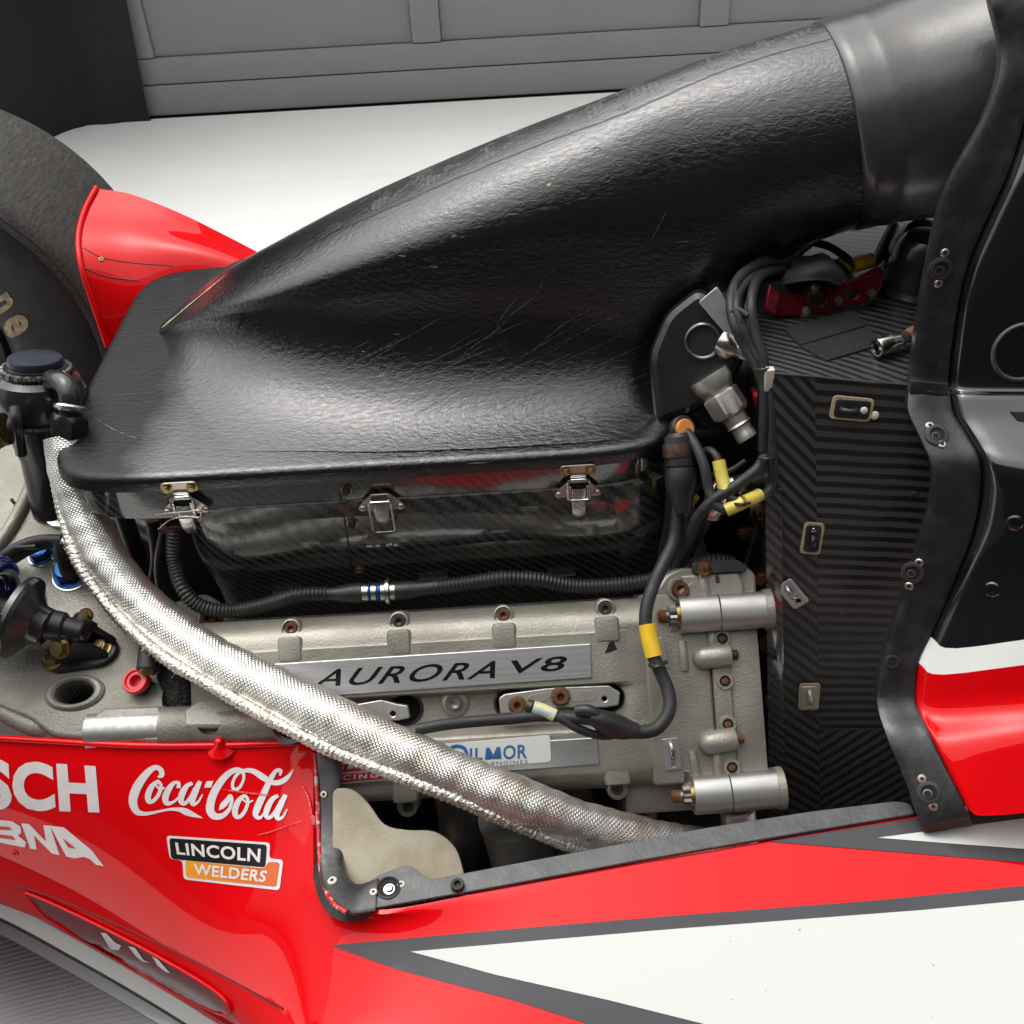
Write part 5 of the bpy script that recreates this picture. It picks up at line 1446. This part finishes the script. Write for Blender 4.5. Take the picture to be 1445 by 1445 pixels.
tube('shrink_lump', [W(850, 1018, y=-.288), W(838, 1006, y=-.284), W(826, 1002, y=-.282), W(814, 1003, y=-.28)], .0058, BLACKP, main, 14, .003)
lead = cable('lead', [(840, 1016, -.284), (800, 1012, -.278), (760, 1010, -.275), (720, 1014, -.277), (680, 1017, -.28), (630, 1022, -.283), (585, 1030, -.287)], .0056, label='black lead running under the foil sleeve')
ld2 = cable('lead', [(885, 1034, -.288), (850, 1038, -.290), (820, 1030, -.287), (795, 1016, -.281), (775, 1006, -.275)], .0042, label='thin lead with a pale blue sleeve')
tube('pale_sleeve', [W(783, 1010, y=-.277), W(768, 1003, y=-.273), W(752, 998, y=-.270)], .0064, PALEY, ld2, 14, .003)
tube('dark_end', [W(752, 998, y=-.270), W(745, 996, y=-.268)], .0066, BLACKP, ld2, 14, .003)
# big plug with a boot beside the plenum
plug = lathe('cable_plug', W(958, 628, y=-.082), (W(961, 690, y=-.108) - W(957, 628, y=-.082)), [(.010, -.012), (.0135, -.008), (.0145, .0), (.0145, .010, 'c'), (.0132, .011), (.0150, .013), (.0150, .020), (.0135, .022), (.0145, .022), (.0160, .030), (.0158, .040), (.0125, .050), (.0095, .060), (.0078, .068)], [BLACKP], car, 36, 'black right-angle cable plug beside the plenum')
lathe('plug_ring', W(957, 634, y=-.085), (W(961, 690, y=-.108) - W(957, 628, y=-.082)), [(.0152, -.006), (.0156, .0), (.0156, .004), (.0150, .008)], [M('tarnished_ring', (.16, .10, .07), .45, .8, c2=(.07, .05, .04), ns=150)], plug, 36)

# --- dark bay between engine and tub
oil = empty('placeholder', (0, 0, 0), '', ''); bpy.data.objects.remove(oil)
ot = px_slab('oil_tank_end', [(985, 405), (1010, 418), (1036, 432), (1048, 475), (1055, 500), (1030, 545), (985, 580), (950, 592), (925, 600), (915, 500), (940, 440)], (W(990, 490, y=-.005), V((-.25, -.85, .45)).normalized()), .012, M('black_oxide_panel', (.012, .012, .013), .3, .2, .5, c2=(.022, .022, .022), ns=16), car, .012, bev=.009, label='black metal tank end with welded fittings')
otp = (W(990, 490, y=-.005) + V((-.25, -.85, .45)).normalized() * .012, V((-.25, -.85, .45)).normalized())
lathe('port_ring', W(992, 481, pl=otp), otp[1], [(.0185, 0), (.018, .003), (.0165, .0042), (.0152, .003, 'c', 1), (.0148, .0008, 'c', 1), (.001, .0006, 'c', 1)], [GREYST, HOLE_SHADE], ot, 40)
lathe('weld_boss', W(1030, 487, pl=otp), V((.5, -.6, -.1)), [(.016, -.006), (.0155, .001), (.0125, .007), (.0085, .011), (.008, .016, 'h'), (.008, .021, 'h'), (.0065, .022), (.0052, .025), (.0052, .032), (.0064, .033), (.0064, .037), (.004, .0375), (.0038, .03), (.001, .03)], [STEEL], ot, 30)
fa = W(1006, 540, pl=otp); fb_ = W(1034, 585, y=-.055)
lathe('alloy_adaptor', fa, fb_ - fa, [(.021, -.008), (.0205, .002), (.017, .009), (.0165, .012, 'h'), (.0195, .014, 'h'), (.0195, .034, 'h'), (.017, .037), (.0125, .040), (.0120, .048), (.0130, .050), (.0105, .052), (.0100, .058), (.0108, .060), (.0105, .066), (.0072, .0665, 'c', 1), (.0068, .050, 'c', 1), (.001, .05, 'c', 1)], [M('matte_alloy', (.72, .71, .67), .42, .9, c2=(.6, .58, .54), ns=60), HOLE_SHADE], ot, 36)
px_slab('silver_bracket', [(986, 426), (1012, 404), (1034, 438), (1046, 470), (1034, 482), (1008, 452)], (W(1010, 430, y=-.002) , otp[1]), .006, BRUSH, ot, .002)
lathe('red_sleeve', W(1061, 563, y=-.04), (1, .05, .1), [(.0105, 0), (.0108, .001), (.0108, .022), (.009, .022), (.009, .0), (.0085, .0)], [M('bright_red_anodised', (.42, .012, .025), .3, .7)], car, 28, 'bright red tube end in the dark bay')
hn = [[(1140, 345, .12), (1105, 370, .07), (1075, 372, .04), (1045, 390, .01), (1032, 420, -.02), (1036, 455, -.045), (1052, 490, -.058), (1072, 525, -.075), (1082, 560, -.086), (1084, 600, -.098), (1082, 640, -.108)],
      [(1160, 362, .12), (1110, 378, .06), (1070, 388, .02), (1046, 410, -.01), (1040, 440, -.04), (1062, 490, -.062), (1082, 525, -.080), (1089, 560, -.092), (1090, 600, -.102), (1089, 640, -.112)],
      [(1120, 385, .06), (1090, 384, .03), (1068, 396, .0), (1060, 430, -.04), (1066, 470, -.058), (1078, 510, -.075), (1079, 560, -.09), (1078, 600, -.1), (1077, 636, -.108)]]
hr_ = empty_ = bpy.data.objects.new('wiring_harness', None); link(hr_, car, Matrix.Translation(W(1082, 560, y=-.086))); hr_['label'] = 'bundle of black cables along the edge of the tub'
for k, h_ in enumerate(hn): cable('loom_cable', h_, [.0054, .0047, .0047][k], RUBBER, None, hr_)
cable('loom_cable', [(1082, 640, -.108), (1068, 662, -.118), (1040, 684, -.13), (1008, 705, -.135), (985, 730, -.135), (970, 765, -.13), (955, 800, -.12)], .0056, RUBBER, None, hr_)
cable('loom_cable', [(1089, 640, -.112), (1090, 680, -.12), (1080, 697, -.128), (1066, 703, -.134), (1030, 718, -.142)], .0052, RUBBER, None, hr_)
cable('loom_cable', [(966, 606, -.07), (980, 626, -.09), (993, 655, -.11), (1000, 690, -.125), (1010, 712, -.138), (1025, 719, -.142)], .0052, RUBBER, None, hr_)
cable('loom_cable', [(985, 650, -.07), (998, 636, -.09), (1012, 646, -.105), (1020, 680, -.122), (1028, 700, -.135), (1042, 708, -.14)], .0042, RUBBER, None, hr_)
cable('loom_cable', [(998, 715, -.12), (996, 740, -.12), (980, 765, -.11), (965, 800, -.1)], .0048, RUBBER, None, hr_)
for pts in ([(1110, 362, .09), (1080, 364, .05), (1052, 380, .02), (1038, 405, -.01), (1046, 450, -.045), (1058, 480, -.055), (1075, 515, -.073)], [(1100, 392, .05), (1076, 400, .02), (1056, 425, -.03), (1056, 455, -.05), (1070, 495, -.064), (1083, 530, -.08)], [(1048, 452, -.05), (1034, 458, -.045), (1030, 445, -.04), (1040, 436, -.04), (1056, 446, -.05)], [(972, 700, -.08), (985, 690, -.09), (1002, 672, -.1), (1030, 664, -.1), (1052, 650, -.09)], [(1062, 720, -.1), (1068, 745, -.1), (1060, 775, -.1), (1052, 800, -.1)]):
    cable('thin_wire', pts, .0026, RUBBER, None, hr_)
for a in ([(1014, 650, -.108), (1019, 674, -.120), (1025, 693, -.132)], [(1024, 720, -.1435), (1042, 712, -.142), (1048, 709, -.141)], [(1050, 708, -.1405), (1062, 703, -.136), (1072, 698, -.131)], [(963, 722, -.09), (972, 708, -.09), (980, 698, -.09)]):
    cable('yellow_marker', a, .0066, M('yellow_marker_sleeve', (.62, .50, .09), .4, c2=(.5, .4, .06), ns=90) if 'yellow_marker_sleeve' not in bpy.data.materials else bpy.data.materials['yellow_marker_sleeve'], None, hr_)
for px, py, y in [(1078, 519, -.082), (1083, 645, -.116), (1047, 709, -.143)]:
    tube('harness_tie', [W(px - 12, py + 2, y=y), W(px, py + 3, y=y - .008), W(px + 12, py, y=y)], .0018, BLACKP, hr_, 6, .002)
for px, py in [(1085, 535), (1090, 630)]:
    box('nylon_clip', (-.004, -.004, -.012), (.004, .004, .012), NYLON, hr_, .0015, mw=frame(W(px, py, y=-.088 if py < 600 else -.1), (0, -1, 0), V((1, 0, 0))) @ Matrix.Rotation(rad(90), 4, 'X'))
ring = lathe('orange_seal', W(965, 604, y=-.068), V((.3, -.6, .6)), [(.013, -.006), (.013, .0), (.0115, .002)], [BLACKP], car, 24, 'sensor plug with an orange seal')
lathe('seal_ring', W(966, 605, y=-.072), V((.3, -.6, .6)), [(.0095, -.002), (.0098, .002), (.0085, .0035), (.006, .0035)], [ORANGE], ring, 24)
for a, b, y0, y1 in [((1010, 692), (1030, 686), -.11, -.11), ((1036, 688), (1056, 683), -.105, -.1)]:
    o = lathe('union_nut', W(*a, y=y0), W(*b, y=y1) - W(*a, y=y0), [(.010, 0), (.0115, .001, 'h'), (.0115, .014, 'h'), (.0095, .016), (.0095, .019)], [STEEL], car, 24, 'bright union nut among the cables' if a[0] < 1020 else 'second bright union nut nearer the tub')
seg('dark_hose_end', W(1055, 684, y=-.1), W(1080, 678, y=-.09), .010, .010, BLACKP, car)
capsule('elbow_body', W(1016, 690, y=-.112), W(1003, 728, y=-.118), .0115, STEEL, car)
cable('brace_rod', [(960, 612, -.05), (1000, 614, -.04), (1028, 616, -.03)], .0052, BLACKA)
cable('bay_hose', [(1085, 352, .16), (1130, 366, .14), (1190, 372, .12), (1215, 366, .10)], .0052, RUBBER)
dark_l = cable('deck_lead', [(1120, 338, .14), (1165, 346, .12), (1192, 362, .1), (1210, 378, .09)], .0042, RUBBER, 'black lead with a yellow sleeve behind the red bracket')
tube('yellow_sleeve', [W(1186, 361, y=.105), W(1196, 370, y=.099), W(1205, 378, y=.093)], .0056, YELLOW, dark_l, 14, .003)
dl2 = cable('deck_lead', [(1196, 376, .095), (1212, 371, .1), (1235, 368, .11), (1248, 345, .13), (1262, 318, .15)], .0062, RUBBER, 'thick lead with a yellow end behind the red bracket')
tube('yellow_sleeve', [W(1203, 375, y=.092), W(1216, 371, y=.095), W(1229, 367, y=.1)], .0082, YELLOW, dl2, 14, .003)
cable('deck_lead', [(1240, 398, .06), (1262, 378, .08), (1290, 352, .1), (1330, 330, .12)], .0062, RUBBER, 'black lead running from the red bracket to the flange')
g_ = []
lathe('canister', W(1300, 345, y=.10), V((.1, -.5, .8)), [(.028, -.05), (.028, .0), (.024, .012), (.012, .018), (.002, .018)], [BLACKPC], car, 32, 'black canister under the intake boot')
bag = [[W(1117, 374, y=.05), W(1145, 366, y=.06), W(1168, 362, y=.06), W(1190, 380, y=.05)], [W(1108, 386, y=.03), W(1140, 378, y=.01), W(1170, 376, y=.01), W(1192, 392, y=.03)], [W(1104, 402, y=.02), W(1135, 396, y=.0), W(1165, 396, y=.0), W(1186, 404, y=.02)]]
patch('cloth_boot', bag, FABRIC, car, 6, 6, .004, 'black cloth boot behind the red bracket')

# --- side pod: red rear flank, flat red-and-white top, opening lip
ZP = .425
def pz(px, py, z): return W(px, py, z=z)
flankg = []
colx = [-220, -80, 60, 190, 310, 375, 415, 442]
def flank_row(ys, zs): return [W(x, y, z=z) for x, y, z in zip(colx, ys, zs)]
flankg = [
    flank_row([1036, 1038, 1045, 1052, 1052, 1050, 1049, 1048], [.452, .452, .452, .452, .454, .456, .458, .459]),
    flank_row([1060, 1062, 1068, 1072, 1070, 1066, 1064, 1062], [.449, .449, .449, .449, .450, .452, .454, .455]),
    flank_row([1100, 1105, 1118, 1122, 1116, 1108, 1104, 1100], [.415, .415, .415, .417, .422, .430, .436, .440]),
    flank_row([1140, 1150, 1172, 1182, 1172, 1160, 1152, 1146], [.372, .372, .372, .376, .388, .405, .418, .428]),
    flank_row([1175, 1192, 1222, 1240, 1232, 1215, 1202, 1194], [.320, .320, .322, .332, .354, .382, .403, .416]),
    flank_row([1200, 1222, 1262, 1290, 1292, 1272, 1254, 1242], [.270, .270, .274, .288, .322, .362, .391, .406]),
    flank_row([1205, 1230, 1276, 1318, 1340, 1328, 1305, 1285], [.236, .236, .240, .252, .292, .345, .382, .398]),
    flank_row([1207, 1234, 1283, 1334, 1374, 1378, 1352, 1326], [.216, .216, .219, .226, .262, .330, .376, .394]),
    flank_row([1209, 1237, 1288, 1342, 1394, 1422, 1400, 1370], [.200, .200, .202, .207, .232, .312, .370, .391]),
    flank_row([1211, 1240, 1293, 1350, 1410, 1455, 1448, 1412], [.188, .188, .190, .192, .208, .29, .362, .387]),
    flank_row([1213, 1243, 1298, 1358, 1424, 1490, 1500, 1470], [.178, .178, .180, .181, .19, .26, .352, .382])]
# pod top: starts at the opening lip outer edge and follows the flank at its left
ucol = [(442, 1242, .406), (520, 1284, ZP), (700, 1255, ZP), (900, 1218, ZP), (1090, 1186, ZP), (1292, 1152, ZP), (1450, 1131, ZP), (1700, 1098, ZP)]
topg = []
for j, t in enumerate([0, .12, .3, .55, .8, 1.0]):
    r = []
    for i, (x, y, z) in enumerate(ucol):
        yb = [1560, 1570, 1580, 1590, 1600, 1600, 1600, 1600][i]
        xb = x + (-10 if i == 0 else 6 * i) * t
        zz = z - .016 * t - .030 * t * t
        r.append(W(xb, y + (yb - y) * t, z=zz))
    topg.append(r)
full = []
for i, r in enumerate(flankg):
    if i >= 5: full.append(r + topg[i - 5][1:])
    else: full.append(r + [q + V((0, .02 * (5 - i), .004 * (5 - i))) for q in topg[0][1:]])
v, f, uv, R_n, C_n = patch_data(full, 6, 5)
for it in range(260):
    nv_ = list(v)
    for r in range(1, R_n - 1):
        for c in range(1, C_n - 1):
            if r <= 26 and c >= 41: continue
            i = r * C_n + c
            nv_[i] = v[i] * .5 + (v[i - 1] + v[i + 1] + v[i - C_n] + v[i + C_n]) * .125
    v = nv_
keep = [q for i, q in enumerate(f) if not ((i // (C_n - 1)) < 5 * 5 and (i % (C_n - 1)) >= 7 * 6)]
vv, ff, nb = shell(v, keep, .004)
topp = flank = mk('side_pod', vv, ff, RED, car, uv=uv + uv, label='red side pod with white darts on top and sponsor stickers on its flank', ang=60)
tob = fkb = [bvh_of(flank)]
both = fkb
gr1 = [(467, 1334), (700, 1313), (945, 1293), (1235, 1271), (1500, 1245), (1640, 1232), (1640, 1640), (1100, 1580), (940, 1484), (830, 1445), (720, 1410), (560, 1368)]
wh1 = [(580, 1343), (945, 1312), (1300, 1285), (1500, 1266), (1640, 1254), (1640, 1640), (1250, 1580), (1000, 1447), (860, 1412), (700, 1376)]
decal('grey_edging', [gr1], tob, GREY, topp, .0007, 14)
decal('white_dart', [wh1], tob, WHITE, topp, .0013, 14)
gr2 = [(1084, 1188), (1290, 1155), (1450, 1134), (1640, 1110), (1640, 1232), (1450, 1218), (1270, 1203)]
wh2 = [(1238, 1183), (1450, 1155), (1640, 1130), (1640, 1214), (1450, 1199), (1340, 1191)]
decal('grey_edging', [gr2], tob, GREY, topp, .0007, 5)
decal('white_dart', [wh2], tob, WHITE, topp, .0013, 14)
for px, py, r_ in ((1128, 1313, 2.0), (1030, 1329, 1.3), (1316, 1363, 1.8), (1080, 1399, 1.4), (1033, 1411, 1.4), (1313, 1436, 1.2), (1233, 1389, .9), (905, 1371, .9), (760, 1352, 1.0)):
    decal('paint_chip', [[(px - r_ * .6, py - r_ * .4), (px + r_ * .3, py - r_ * .6), (px + r_ * .6, py + r_ * .2), (px - r_ * .1, py + r_ * .6)]], tob, BLKVIN, topp, .0019, 14)
# opening lip: rear bar, corner, tab and long sill
lipP = (W(520, 1284, z=ZP), V((0, 0, 1)))
sill = px_slab('opening_sill', [(516, 1286), (520, 1246), (534, 1238), (556, 1229), (578, 1223), (592, 1234), (606, 1244), (700, 1226), (850, 1198), (1000, 1170), (1140, 1148), (1262, 1133), (1282, 1136), (1290, 1151), (1086, 1185), (900, 1217), (700, 1254), (530, 1284)],
               (W(520, 1284, z=ZP + .0006), V((0, -.02, 1)).normalized()), .0035, M('worn_carbon_lip', (.045, .046, .048), .42, 0, .2, c2=(.075, .077, .078), ns=45, coatr=.3, bump=.0006, bs=200, rvar=.08, specks=.5), car, .004, label='worn grey sill along the bottom of the opening')
LIP = bpy.data.materials['worn_carbon_lip']
barg = []
for (a, b), (c, d), z in [((443, 1046), (478, 1040), .459), ((445, 1062), (479, 1060), .456), ((447, 1110), (480, 1108), .440), ((448, 1160), (481, 1158), .424), ((449, 1205), (482, 1196), .4165), ((454, 1240), (484, 1220), .4165), ((463, 1264), (491, 1237), .4195), ((478, 1281), (503, 1247), .4245), ((500, 1288), (518, 1245), .4300), ((528, 1285), (534, 1239), .4310)]:
    P, Q = W(a, b, z=z), W(c, d, z=z)
    barg.append([P + V((-.007, -.003, -.009)), P + V((-.001, 0, -.003)), P + V((.001, 0, .001)), P.lerp(Q, .5) + V((0, 0, .0015)), Q, Q + V((.001, 0, -.008))])
bar = patch('opening_rear_bar', barg, BLACKM, car, 3, 5, .003, 'chipped black bar at the rear edge of the opening')
tube('paint_edge', [W(444, 1050, z=.459), W(447, 1110, z=.442), W(449, 1160, z=.426), W(451, 1210, z=.416), W(457, 1248, z=.412), W(470, 1274, z=.428), W(490, 1288, z=.430)], .0022, M('chipped_red_edge', (.5, .004, .006), .4, c2=(.42, .38, .35), ns=160, lo=.52, hi=.56), bar, 8, .003)
sb = [bvh_of(sill), bvh_of(bar)]
for px, py, r, m in [(457, 1121, .004, PINK), (469, 1243, .0046, NYLON), (527, 1259, .0036, NYLON), (566, 1248, .0036, NYLON)]:
    h = hit(px, py, sb)
    if h: bolt('rivet', h[0], h[1], r, 'rivet', [m, m], sill)
h = hit(548, 1253, sb)
lathe('fastener_receptacle', h[0], h[1], [(.0112, -.001), (.011, .0012), (.0092, .0016, 'c', 1), (.0085, .0004, 'c', 1), (.001, .0003, 'c', 1)], [DARK, HOLE_SHADE], sill, 32)
lathe('fastener_spring', h[0] + V((.001, -.0015, .0003)), h[1], [(.0052, 0), (.0052, .0006), (.0038, .0008), (.0036, 0)], [STEEL], sill, 20)
h = hit(646, 1251, sb); bolt('sill_screw', h[0], h[1], .0062, 'socket', [DARK, DARK], sill)
# inner wall below the sill and the pod's lower body
# red cone locator and tabs on the flank's upper edge
cp = W(312, 1052, z=.455)
lathe('locating_cone', cp, V((-.03, -.1, 1)), [(.0145, -.003), (.009, .0005), (.0062, .003), (.0045, .007), (.0036, .0102), (.002, .0112), (.0005, .0114)], [RED], flank, 24)
px_slab('corner_tab', [(424, 1034), (442, 1034), (444, 1062), (420, 1062)], (W(432, 1050, z=.461), V((0, -.4, 1)).normalized()), .004, RED, flank, .001)
tube('rolled_edge', [W(x, y, z=z + .0015) for x, y, z in zip(colx, [1036, 1038, 1045, 1052, 1052, 1050, 1049, 1048], [.452, .452, .452, .452, .454, .456, .458, .459])], .0034, RED, flank, 10)

# lower flank: turned-in wall, slot painted in shaded red, white strip, carbon floor
l1 = [(-220, 1213, .178), (-80, 1243, .178), (60, 1298, .180), (190, 1358, .181), (310, 1424, .190), (420, 1492, .21)]
l2 = [(-220, 1236, .120), (-80, 1246, .120), (0, 1268, .120), (120, 1332, .120), (240, 1402, .120), (380, 1492, .12)]
wall = [[W(x, y, z=z) + V((0, 0, 0)) for x, y, z in l1], [W(x0 * .5 + x1 * .5, y0 * .5 + y1 * .5 + 1, z=(z0 + z1) / 2) + V((0, .004, 0)) for (x0, y0, z0), (x1, y1, z1) in zip(l1, l2)], [W(x, y, z=z) for x, y, z in l2]]
lowf = patch('pod_lower_edge', wall, RED, car, 8, 8, .003, 'dark glossy turned-in lower edge of the red flank', ang=60)
lb = [bvh_of(lowf)]
def on(px, py, off=0.0):
    h = hit(px, py, lb + fkb); return h[0] + h[1] * off if h else None
slotpx = [(38, 1257), (75, 1272), (150, 1308), (230, 1350), (300, 1392), (325, 1416), (322, 1428), (300, 1424), (240, 1396), (170, 1352), (110, 1318), (66, 1290)]
decal('painted_slot', [slotpx], lb + fkb, M('slot_shade_red', (.16, .002, .006), .3, 0, .6), lowf, .0022, 8)  # flat decal; the slot's inner shade is in the dark red
Ps = [on(x, y, .0022) for x, y in slotpx]
Ps = [p for p in Ps if p]
v, f, uv = tube_data(resample(crom(Ps + [Ps[0]], 8), .004), .0016, 8)
mk('slot_rim', v, f, RED, lowf)
seam('seam_line', [(20, 1248), (80, 1268), (160, 1302), (250, 1344), (330, 1386), (400, 1424)], lb + fkb, .0012, CREASE, flank)
for P in ([(145, 1313), (153, 1314), (165, 1327), (174, 1331), (170, 1338), (158, 1336)], [(184, 1332), (193, 1334), (206, 1352), (214, 1355), (204, 1354), (194, 1346)], [(217, 1346), (226, 1351), (243, 1370), (236, 1368), (226, 1360)]):
    decal('letter_and_reflection_marks', [P], lb + fkb, LETTER, lowf, .003, 10)  # white fragments, partly real letters, partly letter reflections painted in
st = [[W(x, y + 2, z=.119) for x, y, z in l2], [W(x - 6, y + 24, z=.098) for x, y, z in l2]]
patch('floor_strip', st, WHITE, car, 6, 3, .003, 'white strip between red flank and carbon floor')
flr = patch('carbon_floor', [[W(x - 7, y + 25, z=.094) for x, y, z in l2], [W(x - 14, y + 42, z=.092) for x, y, z in l2], [W(x - 90, y + 150, z=.088) for x, y, z in l2], [W(x - 190, y + 330, z=.085) for x, y, z in l2]], UNDER, car, 6, 4, .006, 'grey sheen carbon floor at the lower left')
tube('floor_edge', [W(x - 7, y + 25, z=.0965) for x, y, z in l2], .0018, DARK, flr, 8)
strip2 = patch('floor_border', [[W(x - 8, y + 28, z=.0958) for x, y, z in l2], [W(x - 14, y + 44, z=.0948) for x, y, z in l2]], M('grey_tape', (.12, .125, .13), .4, 0, .2), flr, 4, 2, .001)

# hidden structure of the pod so that the bay stays dark
box('pod_inner_floor', (-.28, -.90, .065), (.75, -.16, .075), DARK, car, .002)
tube('radiator_pipe', [W(720, 1150, y=-.33), W(735, 1200, y=-.335), W(745, 1260, y=-.33)], .032, bpy.data.materials['heat_stained_pipe'], car, 24)

# heat shield behind the rear bar
HSN = V((.0, -.55, .835)).normalized()
hs_ = px_slab('heat_shield', [(470, 1112, .01), (498, 1112, .02), (520, 1132, .02), (542, 1166, .02), (575, 1172, .02), (615, 1171, .02), (645, 1195, .02), (657, 1240, .01), (650, 1262), (560, 1275), (470, 1270)], (W(540, 1200, y=-.355), HSN), .0022, BEIGE, car, .003, bev=.0006, label='beige curved heat shield behind the opening sill')

# stickers on the flank
def fk(x, y): return (x, y)
wv, wf = text_px('BOSCH', [(-142, 1062), (135, 1080), (141, 1147), (-142, 1138)], off=.045, space=1.06)
decal('sponsor_lettering', (wv, wf), fkb, LETTER, flank, .0006, 12)
def crop(pts, s, ox, oy): return [(ox + a / s, oy + b / s) for a, b in pts]
bna = [[(-40, 608), (50, 616), (84, 638), (88, 664), (74, 674), (108, 702), (102, 724), (-40, 694)],
       [(88, 625), (120, 628), (190, 700), (178, 632), (205, 635), (245, 755), (213, 748), (140, 675), (152, 732), (125, 728)],
       [(205, 635), (262, 642), (375, 735), (425, 800), (394, 794), (366, 770), (344, 762), (296, 748), (306, 768), (272, 760)]]
decal('sponsor_lettering', [crop(p, 2.89, 0, 945) for p in bna], fkb, LETTER, flank, .0006, 12)
decal('letter_counter', [crop(p, 2.89, 0, 945) for p in ([(256, 684), (280, 722), (312, 728)], [(-20, 634), (40, 640), (52, 652), (-15, 650)], [(-15, 668), (50, 676), (66, 692), (-12, 682)])], fkb, RED, flank, .0010, 12)
ck = [
    [(352, 272, 10), (378, 258, 34), (372, 222, 34), (335, 206, 34), (285, 238, 46), (228, 310, 58), (192, 385, 62), (184, 450, 56), (210, 505, 44), (262, 520, 26), (320, 513, 20), (380, 500, 16), (440, 490, 18), (500, 492, 30), (545, 508, 44), (595, 528, 30), (655, 549, 3)],
    [(350, 300, 24), (310, 338, 38), (286, 395, 42), (292, 436, 34), (325, 430, 26), (360, 385, 26), (374, 330, 24), (352, 298, 18), (338, 318, 14), (365, 352, 14), (400, 345, 12)],
    [(492, 346, 30), (494, 312, 22), (462, 312, 26), (428, 352, 40), (404, 410, 44), (415, 448, 34), (455, 442, 20), (500, 405, 14)],
    [(588, 312, 22), (552, 330, 32), (520, 380, 44), (510, 432, 38), (535, 450, 28), (570, 415, 22), (605, 345, 20)],
    [(640, 300, 30), (612, 360, 40), (588, 425, 42), (595, 456, 28), (628, 438, 16), (655, 390, 10)],
    [(770, 495, 6), (795, 465, 40), (825, 430, 36), (845, 400, 26), (856, 430, 22), (838, 490, 26), (790, 535, 36), (735, 535, 48), (708, 490, 56), (722, 410, 54), (765, 325, 50), (830, 250, 42), (890, 222, 34), (930, 240, 24), (935, 290, 18), (905, 345, 22), (868, 352, 22), (862, 310, 20), (890, 255, 22), (940, 228, 26), (1000, 232, 34), (1060, 268, 44), (1105, 296, 38), (1150, 312, 34), (1200, 300, 36), (1240, 268, 26), (1275, 218, 3)],
    [(940, 396, 22), (900, 435, 36), (878, 495, 42), (885, 538, 32), (920, 535, 26), (955, 480, 24), (964, 425, 22), (940, 396, 18), (928, 420, 12), (965, 445, 12), (1000, 430, 10)],
    [(1182, 262, 12), (1188, 232, 26), (1160, 228, 26), (1128, 270, 34), (1080, 370, 44), (1030, 480, 48), (1018, 530, 36), (1048, 548, 22), (1085, 505, 12)],
    [(1172, 396, 22), (1130, 425, 34), (1098, 485, 42), (1090, 535, 32), (1118, 545, 26), (1155, 500, 22), (1190, 430, 18)],
    [(1222, 392, 30), (1190, 460, 38), (1162, 525, 40), (1175, 556, 26), (1205, 540, 16), (1232, 490, 8)]]
for k, st_ in enumerate(ck):
    sv, sf = strokes([[(150 + a / 4.817, 1040 + b / 4.817, w_ / 4.817) for a, b, w_ in st_]])
    decal('script_lettering', (sv, sf), fkb, LETTER, flank, .0006 + .00004 * k, 14)
decal('script_lettering', [crop([(682, 300), (730, 297), (715, 342), (668, 343)], 4.817, 150, 1040)], fkb, LETTER, flank, .0006, 14)
def rp(P, r): return [tuple(q) for q in round_poly(P, r, 3)]
C8 = lambda P, r: crop(rp(P, r), 4.817, 150, 1040)
decal('welding_sticker', [C8([(410, 668), (1116, 718), (1110, 826), (1206, 834), (1180, 1042), (528, 966), (520, 838), (434, 828)], 26)], fkb, LETTER, flank, .0006, 12)
decal('black_field', [C8([(432, 684), (1096, 732), (1086, 886), (444, 826)], 22)], fkb, BLKVIN, flank, .0010, 12)
decal('orange_field', [C8([(540, 838), (1082, 893), (1104, 848), (1184, 852), (1160, 1018), (548, 950)], 20)], fkb, ORGVIN, flank, .0010, 12)
q8 = lambda *P: [(150 + a / 4.817, 1040 + b / 4.817) for a, b in P]
decal('sticker_lettering', text_px('LINCOLN', q8((472, 712), (1056, 758), (1050, 852), (486, 794)), off=.026, space=1.08), fkb, LETTER, flank, .0014, 12)
decal('sticker_lettering', text_px('WELDERS', q8((598, 856), (1102, 908), (1090, 988), (612, 934)), off=.026, shear=.12, space=1.08), fkb, LETTER, flank, .0014, 12)
# scuff marks in the paint
for P in ([(365, 1178, .5), (385, 1173, 1.4), (405, 1166, 1.2), (427, 1159, .5)], [(312, 1113, .6), (340, 1117, 2.2), (365, 1120, 2.0), (382, 1122, .6)], [(428, 1110, 1), (436, 1125, 2.6), (441, 1150, 2.0), (443, 1170, .8)]):
    sv, sf = strokes([P]); decal('scuff', (sv, sf), fkb, M('pink_scuff', (.62, .16, .15), .6, c2=(.6, .004, .006), ns=420, lo=.45, hi=.55) if 'pink_scuff' not in bpy.data.materials else bpy.data.materials['pink_scuff'], flank, .0018, 8)
h = hit(22, 1203, fkb)
if h: bolt('screw', h[0], h[1], .004, 'rivet', [RED, RED], flank)
